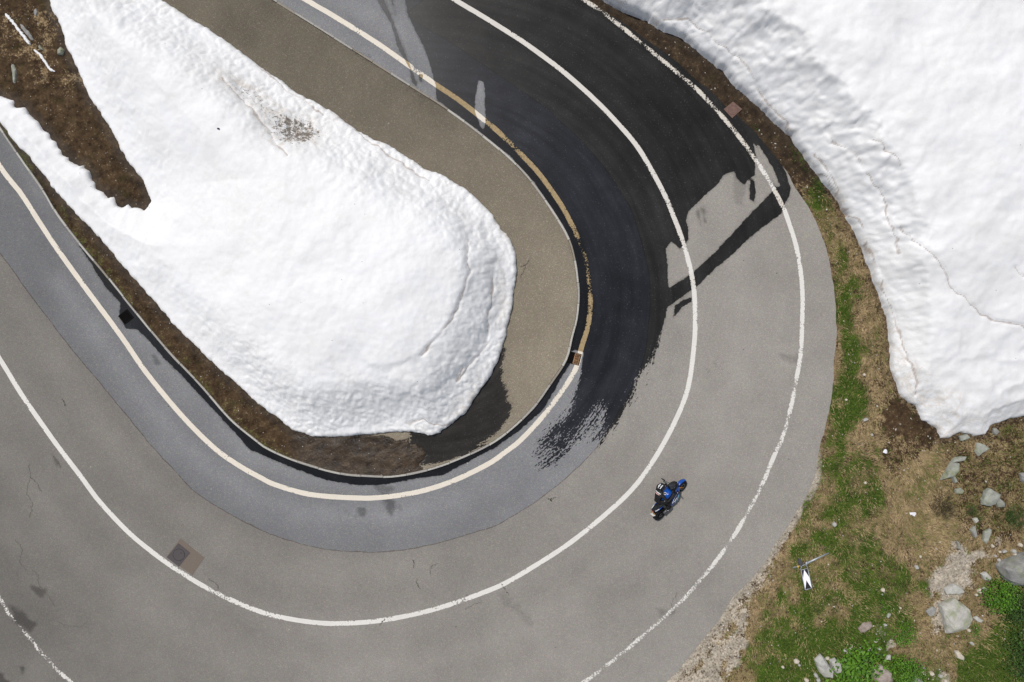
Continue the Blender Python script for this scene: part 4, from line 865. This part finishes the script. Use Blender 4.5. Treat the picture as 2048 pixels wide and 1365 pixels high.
b = MB(); b.add([uv(0, 0, 0), uv(1, 0, 0), uv(1, 1, 0), uv(0, 1, 0), uv(0, 0, -.012), uv(1, 0, -.012), uv(1, 1, -.012), uv(0, 1, -.012)], [(0, 1, 2, 3), (7, 6, 5, 4), (0, 4, 5, 1), (1, 5, 6, 2), (2, 6, 7, 3), (3, 7, 4, 0)]); b.obj('panel', blackp, sg)
b = MB(); b.add([uv(.45, .02, .003), uv(.97, .46, .003), uv(.97, .96, .003), uv(.92, .98, .003), uv(.46, .55, .003), uv(.06, .98, .003), uv(.02, .97, .003), uv(.06, .42, .003)], [(0, 1, 4), (1, 2, 3, 4), (0, 4, 7), (4, 5, 6, 7)]); b.obj('white_arrow', whitep, sg)
b = MB()
for u in (0, 1): b.tube([uv(u, -.10, 0), uv(u, 1, 0)], .016, 6)
for q in (0, 1.0): b.tube([uv(0, q, 0), uv(1, q, 0)], .014, 6)
b.tube([rel(P3(1602.5, 1134, zt)), uv(.08, -.08, 0)], .018, 6); b.tube([rel(P3(1611.8, 1129, zt)), uv(.85, -.08, 0)], .018, 6); b.tube([rel(P3(1601, 1134.5, zt-.02)), rel(P3(1613, 1127, zt))], .014, 6)
b.obj('frame', galv, sg, True)
b = MB(); b.tube([rel(P3(1613, 1127, .17)), rel(P3(1657, 1106.4, .07))], [.047, .026], 12); b.obj('post', galv, sg, True)
b = MB(); b.tube([rel(P3(1611, 1127.6, .17)), rel(P3(1615, 1126, .168))], .062, 12); b.obj('clamp', galv, sg, True)
b = MB(); b.tube([rel(P3(1601, 1132.4, .12)), rel(P3(1585.8, 1136.3, .06))], .042, 4); b.obj('lower_post', galvd, sg)
b = MB(); b.box(rel(P3(1595.7, 1133.4, .14)), (.055, .07, .05), Matrix.Rotation(.3, 3, 'Z')); b.obj('yellow_tag', yel, sg)
b = MB(); P = [P3(*q, .10) for q in ((1598, 1117.5), (1601, 1118.5), (1607, 1129), (1606, 1132), (1600, 1132.5), (1596, 1125))]
b.add([rel(p) for p in P]+[rel(p)-Vector((0, 0, .09)) for p in P], [tuple(range(6)), tuple(range(11, 5, -1))]+[(i, (i+1) % 6, (i+1) % 6+6, i+6) for i in range(6)]); b.obj('base_plate', rub, sg, bevel=.008)

# ------------------------------------------------------------------ litter
litter = plain('white_plastic', (.75, .74, .78), .6, .1)
def scrap(px, py, s_, label, z, mat=litter, seed=0, name='litter', cat='litter'):
    r = random.Random(seed); b = MB(); n = 7; x, y = W(px, py, z) if z < .5 else W(px, py, z)
    top = [Vector((math.cos(2*math.pi*k/n)*s_*r.uniform(.4, 1.2), math.sin(2*math.pi*k/n)*s_*r.uniform(.3, .9), r.uniform(.01, s_*.6))) for k in range(n)]
    b.add(top+[Vector((0, 0, s_*.5))]+[p*.95-Vector((0, 0, .012)) for p in top], [(k, (k+1) % n, n) for k in range(n)]+[(k+n+1, (k+1) % n+n+1, (k+1) % n, k) for k in range(n)]+[tuple(range(2*n, n, -1))])
    o = b.obj(name, mat); o.location = (x, y, z); return tag(o, label, cat)
scrap(1770, 903, .13, 'crumpled white scrap on brown grass below the snow edge', .03, seed=3)
scrap(1824, 1028, .15, 'torn white scrap on the straw coloured grass', .03, seed=5)
dkc = plain('dark_blue_cloth', (.02, .024, .05), .8, .2); x, y, z = on_snow(isl_g, 437, 258); scrap(437, 258, .08, 'tiny dark blue scrap lying on the left part of the snow bank', z+.01, dkc, 8)

# ------------------------------------------------------------------ motorcycle
LEAN = math.radians(44); HEAD = math.radians(52)
blue = plain('blue_paint', (.002, .062, .33), .3, .06, 30, 0, 0, .3, .25); blk = plain('black_paint', (.005, .0055, .007), .3, .1, 20, 0, 0, .3, .2); mblk = plain('matt_black_plastic', (.008, .008, .009), .6, .2, 14, 0, .002, .25); rubb = plain('tyre_rubber', (.009, .009, .010), .8, .2, 30, 0, .002, .2); alu = plain('engine_alloy', (.10, .10, .105), .5, .2, 30, .5); gold = plain('orange_fork_tube', (.45, .20, .04), .35, .1, 20, .6); whp = plain('white_trim', (.75, .78, .80), .4, .05); scrn = plain('smoked_screen', (.012, .013, .016), .12, .05, 10, 0, 0, .6); cyan = plain('pale_blue_trim', (.25, .60, .70), .35, .05); redl = plain('red_lens', (.35, .01, .01), .25, .05); suit = plain('black_leather', (.008, .0075, .008), .6, .3, 24, 0, .004, .3); plate = plain('number_plate_white', (.80, .79, .76), .5, .05); asph = None
mc = thing('motorcycle', 'blue and black sports motorcycle leaning steeply into the bend', 'motorcycle', (6.95, -6.86, 0.0))
ROT = Matrix.Rotation(HEAD, 3, 'Z') @ Matrix.Rotation(-LEAN, 3, 'X'); mc.rotation_euler = ROT.to_euler(); mc.location.z = .045
def wheel(x, R, tw, name):
    hub = bpy.data.objects.new(name, None)
    b = MB(); b.torus((x, 0, R), R-tw*.46, tw*.46, 'Y', 44, 14, 1.12); t = b.obj('wheel', rubb, mc, True)
    b = MB(); b.torus((x, 0, R), R-tw*.92, .014, 'Y', 40, 8, 4.5*tw/.18); 
    for k in range(5):
        a = k*2*math.pi/5+.3; b.tube([(x, 0, R), (x+(R-tw*.92)*math.cos(a), 0, R+(R-tw*.92)*math.sin(a))], [.026, .018], 6)
    b.tube([(x, -.07, R), (x, .07, R)], .04, 12); b.obj('rim', blk, t, True)
    return t
w_r = wheel(-.80, .315, .185, 'rear'); w_f = wheel(.70, .30, .125, 'front')
for s_ in (-1, 1):
    b = MB(); b.torus((.70, s_*.075, .30), .13, .022, 'Y', 36, 6, .15); b.obj('brake_disc', alu, w_f, True)
b = MB(); b.torus((-.80, -.10, .315), .09, .02, 'Y', 30, 6, .15); b.obj('brake_disc', alu, w_r, True)
def shell(x, R, hw, a0, a1, name, mat, th=.012, zc=None):
    b = MB(); rings = []; n = 16
    for i in range(n+1):
        a = a0+(a1-a0)*i/n; tp = 1-.35*abs(2*i/n-1)**3; rg = []
        for k in range(9):
            q = -1+2*k/8; rr = R+.030*(1-q*q); rg.append(Vector((x+rr*math.cos(a), q*hw*tp, zc+rr*math.sin(a))))
        for k in range(8, -1, -1):
            q = -1+2*k/8; rr = R+.030*(1-q*q)-th; rg.append(Vector((x+rr*math.cos(a), q*hw*tp*.96, zc+rr*math.sin(a))))
        rings.append(rg)
    b.loft(rings); return b.obj(name, mat, mc, True)
shell(.70, .315, .085, math.radians(18), math.radians(158), 'front_fender', blue, zc=.30)
shell(-.80, .335, .08, math.radians(60), math.radians(150), 'rear_hugger', mblk, zc=.315)
for s_ in (-1, 1): b = MB(); b.tube([(.70, s_*.10, .30), (.56, s_*.105, .62)], .030, 10); b.tube([(.56, s_*.105, .62), (.42, s_*.105, .93)], .024, 10); b.obj('fork', gold, mc, True)
# main fairing: nose, flanks, belly
b = MB(); b.loft([ring(.74, 0, .83, .03, .03), ring(.68, 0, .86, .12, .075), ring(.58, 0, .88, .18, .11), ring(.45, 0, .90, .205, .12), ring(.32, 0, .88, .19, .10)]); b.obj('nose_fairing', blk, mc, True)
for s_ in (-1, 1):
    b = MB(); b.loft([ring(.60, s_*.17, .76, .02, .07, 12), ring(.46, s_*.205, .70, .035, .17, 12), ring(.28, s_*.22, .60, .045, .23, 12), ring(.08, s_*.215, .50, .045, .21, 12), ring(-.12, s_*.19, .36, .035, .13, 12), ring(-.30, s_*.14, .27, .02, .05, 12)]); b.obj('side_fairing', blue, mc, True)
    b = MB(); y_ = s_*.272; b.loft([[Vector((p[0], y_+s_*d_, p[1])) for p in ((.42, .74), (.10, .62), (-.06, .52), (.08, .52), (.40, .66))] for d_ in (-.02, .004)]); b.obj('fairing_panel', blk, mc)
    b = MB(); b.tube([(.44, y_, .77), (.10, y_+s_*.002, .65), (-.10, y_, .53), (.02, y_, .47), (.20, y_, .52)], .011, 6); b.obj('white_stripe', whp, mc)
    b = MB(); b.loft([[Vector((p[0], s_*.255+s_*d_, p[1])) for p in ((.34, .50), (.22, .40), (.12, .30), (.20, .42))] for d_ in (-.02, .012)]); b.loft([[Vector((p[0], s_*.25+s_*d_, p[1])) for p in ((.12, .42), (.02, .34), (-.02, .27), (.05, .37))] for d_ in (-.02, .012)]); b.obj('pale_trim', cyan, mc)
b = MB(); b.loft([ring(.30, 0, .30, .10, .08), ring(.10, 0, .25, .17, .10), ring(-.15, 0, .22, .17, .09), ring(-.38, 0, .24, .11, .06)]); b.obj('belly_pan', mblk, mc, True)
b = MB(); b.loft([ring(.66, 0, .93, .04, .012), ring(.54, 0, 1.00, .12, .035), ring(.42, 0, 1.05, .15, .045), ring(.33, 0, 1.07, .14, .02)]); b.obj('windscreen', scrn, mc, True)
b = MB(); b.loft([ring(.36, 0, .95, .10, .06), ring(.30, 0, .97, .11, .05)]); b.obj('instrument_panel', mblk, mc, True)
for s_ in (-1, 1): b = MB(); b.loft([[Vector((.735-.03*k, s_*(.03+.0*k)+math.cos(a)*.035, .845+math.sin(a)*.02)) for a in np.linspace(0, 6.28, 10, endpoint=False)] for k in (0, 1)]); b.obj('headlight', whp, mc, True)
b = MB(); b.loft([ring(.30, 0, .88, .07, .05), ring(.24, 0, .90, .15, .10), ring(.10, 0, .92, .18, .125), ring(-.06, 0, .90, .165, .115), ring(-.20, 0, .86, .11, .08), ring(-.28, 0, .83, .07, .05)]); tk = b.obj('fuel_tank', blue, mc, True)
b = MB(); b.torus((.04, 0, 1.045), .050, .012, 'Z', 24, 8); b.obj('filler_cap_ring', whp, tk, True)
b = MB(); b.tube([(.04, 0, 1.03), (.04, 0, 1.053)], .040, 16); b.obj('filler_cap', blk, tk)
b = MB(); b.loft([ring(-.20, 0, .80, .09, .03), ring(-.32, 0, .80, .14, .035), ring(-.50, 0, .82, .13, .035), ring(-.58, 0, .85, .10, .03)]); b.obj('seat', mblk, mc, True)
b = MB(); b.loft([ring(-.30, 0, .74, .10, .05), ring(-.52, 0, .80, .145, .055), ring(-.66, 0, .87, .15, .055), ring(-.78, 0, .92, .125, .04), ring(-.86, 0, .94, .09, .02)]); tl = b.obj('tail_unit', blk, mc, True)
for s_ in (-1, 1): b = MB(); b.loft([ring(-.46, s_*.148, .80, .012, .02, 8), ring(-.58, s_*.155, .85, .016, .024, 8), ring(-.74, s_*.138, .90, .012, .016, 8)]); b.obj('blue_stripe', blue, tl, True); b = MB(); b.tube([(-.62, s_*.150, .895), (-.80, s_*.112, .950)], [.016, .009], 8); b.obj('white_stripe', whp, tl, True)
b = MB(); b.box((-.865, 0, .92), (.03, .09, .03)); b.obj('tail_light', redl, mc, bevel=.006)
b = MB(); b.tube([(-.78, 0, .88), (-.90, 0, .78), (-.97, 0, .66)], [.03, .022, .02], 6, flat=.5); br = b.obj('plate_bracket', mblk, mc)
b = MB(); b.box((-.985, 0, .74), (.006, .185, .15), Matrix.Rotation(math.radians(-32), 3, 'Y')); b.obj('number_plate', plate, br, bevel=.002)
for s_ in (-1, 1): b = MB(); b.tube([(-.90, 0, .80), (-.92, s_*.12, .80)], [.008, .016], 6); b.obj('turn_signal', gold, mc, True)
# running gear
b = MB(); b.loft([ring(.26, 0, .52, .13, .14), ring(.05, 0, .50, .17, .20), ring(-.20, 0, .46, .16, .17), ring(-.32, 0, .46, .10, .12)]); b.obj('engine', alu, mc, True)
for s_ in (-1, 1):
    b = MB(); b.tube([(-.22, s_*.12, .44), (-.50, s_*.125, .38), (-.76, s_*.125, .315)], [.045, .035, .028], 8); b.obj('swingarm', mblk, mc, True)
    b = MB(); b.tube([(-.34, s_*.13, .42), (-.34, s_*.24, .38)], .011, 6); b.obj('foot_peg', alu, mc)
    b = MB(); b.tube([(.38, s_*.10, .93), (.34, s_*.34, .89)], .014, 8); hb = b.obj('handlebar', mblk, mc)
    b = MB(); b.tube([(.345, s_*.22, .893), (.338, s_*.35, .888)], .021, 8); b.obj('grip', rubb, hb)
    b = MB(); b.tube([(.40, s_*.16, .925), (.42, s_*.31, .895)], .007, 6); b.obj('lever', alu, hb)
    b = MB(); b.tube([(.50, s_*.15, .98), (.46, s_*.30, 1.04), (.44, s_*.40, 1.07)], .010, 6); b.tube([(.455, s_*.36, 1.065), (.435, s_*.52, 1.09)], [.030, .022], 8, flat=1.4); b.obj('mirror', mblk, mc, True)
b = MB(); b.tube([(.16, -.05, .40), (.05, -.12, .22), (-.25, -.15, .24)], .025, 8); b.tube([(-.25, -.16, .26), (-.45, -.185, .34), (-.66, -.20, .46)], [.04, .055, .055], 12); b.obj('exhaust', alu, mc, True)

# ------------------------------------------------------------------ rider
rd = thing('person', 'rider in black leathers with white marked helmet leaning off the blue motorcycle', 'person', tuple(mc.location)); rd.rotation_euler = mc.rotation_euler
J = dict(pel=(-.40, .10, .93), abd=(-.26, .13, 1.04), che=(-.10, .16, 1.13), nec=(.06, .18, 1.20), hd=(.12, .19, 1.28),
         sl=(.0, .35, 1.12), el=(.12, .53, .95), wl=(.29, .35, .915), sr=(-.10, -.01, 1.11), er=(-.17, -.28, .95), wr=(.26, -.32, .92),
         hl=(-.40, .20, .90), kl=(-.05, .44, .72), al=(-.38, .26, .44), hr=(-.40, .0, .90), kr=(-.04, -.235, .74), ar=(-.40, -.23, .45))
Rj = dict(pel=.15, abd=.14, che=.165, nec=.075, hd=.07, sl=.088, el=.056, wl=.040, sr=.088, er=.056, wr=.040, hl=.115, kl=.070, al=.050, hr=.115, kr=.070, ar=.050)
E_ = [('pel', 'abd'), ('abd', 'che'), ('che', 'nec'), ('nec', 'hd'), ('che', 'sl'), ('sl', 'el'), ('el', 'wl'), ('che', 'sr'), ('sr', 'er'), ('er', 'wr'), ('pel', 'hl'), ('hl', 'kl'), ('kl', 'al'), ('pel', 'hr'), ('hr', 'kr'), ('kr', 'ar')]
ks = list(J); me = bpy.data.meshes.new('body'); me.from_pydata([J[k] for k in ks], [(ks.index(a), ks.index(b)) for a, b in E_], [])
body = link('body', me, rd); sk = body.modifiers.new('Skin', 'SKIN'); sk.use_smooth_shade = True
for i, k in enumerate(ks): me.skin_vertices[0].data[i].radius = (Rj[k], Rj[k]); me.skin_vertices[0].data[i].use_root = (k == 'pel')
body.modifiers.new('Sub', 'SUBSURF').levels = 2; body.modifiers['Sub'].render_levels = 2
bpy.context.view_layer.update(); dg = bpy.context.evaluated_depsgraph_get(); em = bpy.data.meshes.new_from_object(body.evaluated_get(dg)); body.modifiers.clear(); body.data = em
em.materials.clear(); em.materials.append(suit); em.polygons.foreach_set('use_smooth', [True]*len(em.polygons))
# helmet
def ball(c, r, n=20, m=14, f=lambda d: 1.0):
    rings = []
    for i in range(1, m):
        p = math.pi*i/m; rg = []
        for k in range(n):
            q = 2*math.pi*k/n; d_ = Vector((math.sin(p)*math.cos(q), math.sin(p)*math.sin(q), math.cos(p))); rg.append(Vector(c)+Vector((d_.x*r[0], d_.y*r[1], d_.z*r[2]))*f(d_))
        rings.append(rg)
    return rings
hc = Vector((.17, .20, 1.30)); b = MB(); b.loft(ball(hc, (.155, .128, .15), f=lambda d: 1.0+.10*max(0, d.x)*max(0, -d.z)*2)); hm = b.obj('helmet', blk, rd, True)
b = MB(); 
rings = []
for i in range(9):
    q = math.radians(-70+140*i/8); rings.append([hc+Vector((math.cos(q)*math.cos(p)*.165, math.sin(q)*math.cos(p)*.138, math.sin(p)*.158)) for p in (-.30, -.1, .15, .36)]+[hc+Vector((math.cos(q)*math.cos(p)*.150, math.sin(q)*math.cos(p)*.120, math.sin(p)*.145)) for p in (.36, .15, -.1, -.30)])
b.loft(rings); b.obj('visor', scrn, hm, True)
def band(pts, w, parent, mat, name, c=hc, r=(.161, .134, .156)):
    b = MB(); rings = []
    P = [Vector(p).normalized() for p in pts]
    for i, p in enumerate(P):
        t = (P[min(i+1, len(P)-1)]-P[max(i-1, 0)]).normalized(); s_ = p.cross(t).normalized()*w
        rings.append([c+Vector((q.x*r[0], q.y*r[1], q.z*r[2]))*k for q, k in (((p-s_).normalized(), 1.0), ((p+s_).normalized(), 1.0), ((p+s_).normalized(), .95), ((p-s_).normalized(), .95))])
    b.loft(rings); return b.obj(name, mat, parent)
band([(.55, -.55, .6), (.2, -.6, .8), (-.2, -.6, .75), (-.6, -.5, .6)], .13, hm, whp, 'white_mark')
band([(.5, .15, .85), (.1, .15, 1), (-.35, .15, .9), (-.75, .15, .6)], .13, hm, whp, 'white_mark')
band([(-.25, .5, .8), (-.25, .2, 1), (-.25, -.1, 1)], .10, hm, whp, 'white_mark')
# leather panels across the back, gloves, boots
pnk = plain('faded_pink_print', (.62, .36, .32), .6, .35, 60)
def strap(pts, w, mat, name, th=.012):
    b = MB(); b.tube(pts, w, 6, flat=.35); return b.obj(name, mat, rd, True)
b = MB(); b.tube([(-.10, .30, 1.255), (-.11, .16, 1.30), (-.09, .02, 1.265)], .020, 6); b.obj('white_yoke', whp, rd, True)
b = MB(); b.tube([(-.16, .28, 1.235), (-.17, .16, 1.275), (-.15, .05, 1.245)], .024, 6, flat=.7); b.obj('printed_back_panel', pnk, rd, True)
b = MB(); b.tube([(-.22, -.13, .93), (-.12, -.19, .87)], .018, 6); b.obj('white_print', whp, rd, True)
b = MB(); b.loft(ball((-.04, .16, 1.245), (.13, .09, .055), 14, 8)); b.obj('back_hump', suit, rd, True)
for s_, wk, ak, gy in ((1, 'wl', 'al', .29), (-1, 'wr', 'ar', -.29)):
    w0 = Vector(J[wk]); g = Vector((.345, gy, .900)); b = MB()
    b.tube([w0+(w0-g)*.6, w0, g+Vector((-.01, 0, .018))], [.050, .046, .040], 8)
    for k in range(4):
        yy = gy+s_*(-.036+.024*k); b.tube([(.335, yy, .925), (.372-.003*abs(k-1), yy, .918), (.385-.004*abs(k-1), yy, .893), (.365, yy, .872), (.340, yy, .870)], [.013, .012, .011, .010, .009], 6)
    b.tube([(.325, gy-s_*.045, .915), (.315, gy-s_*.062, .890), (.335, gy-s_*.058, .872)], [.014, .012, .010], 6); b.obj('glove', mblk, rd, True)
    a0 = Vector(J[ak]); b = MB(); b.loft([[a0+Vector((q[0], math.cos(t)*q[2], q[1]+math.sin(t)*q[3])) for t in np.linspace(0, 2*math.pi, 12, endpoint=False)] for q in ((-.10, -.045, .03, .03), (-.04, -.03, .045, .065), (.04, -.055, .047, .045), (.12, -.070, .048, .032), (.17, -.075, .03, .02))]); b.tube([a0+Vector((.08, 0, .14)), a0, a0-Vector((.03, 0, .05))], [.062, .056, .05], 10)
    bt = b.obj('boot', mblk, rd, True)
    b = MB(); b.loft([[a0+Vector((x_, s_*-.0+math.cos(t)*.052, -.025+math.sin(t)*.03)) for t in np.linspace(0, 2*math.pi, 10, endpoint=False)] for x_ in (-.07, -.02)]); b.obj('boot_heel_print', whp if s_ < 0 else redl, bt, True)
print('scene built')
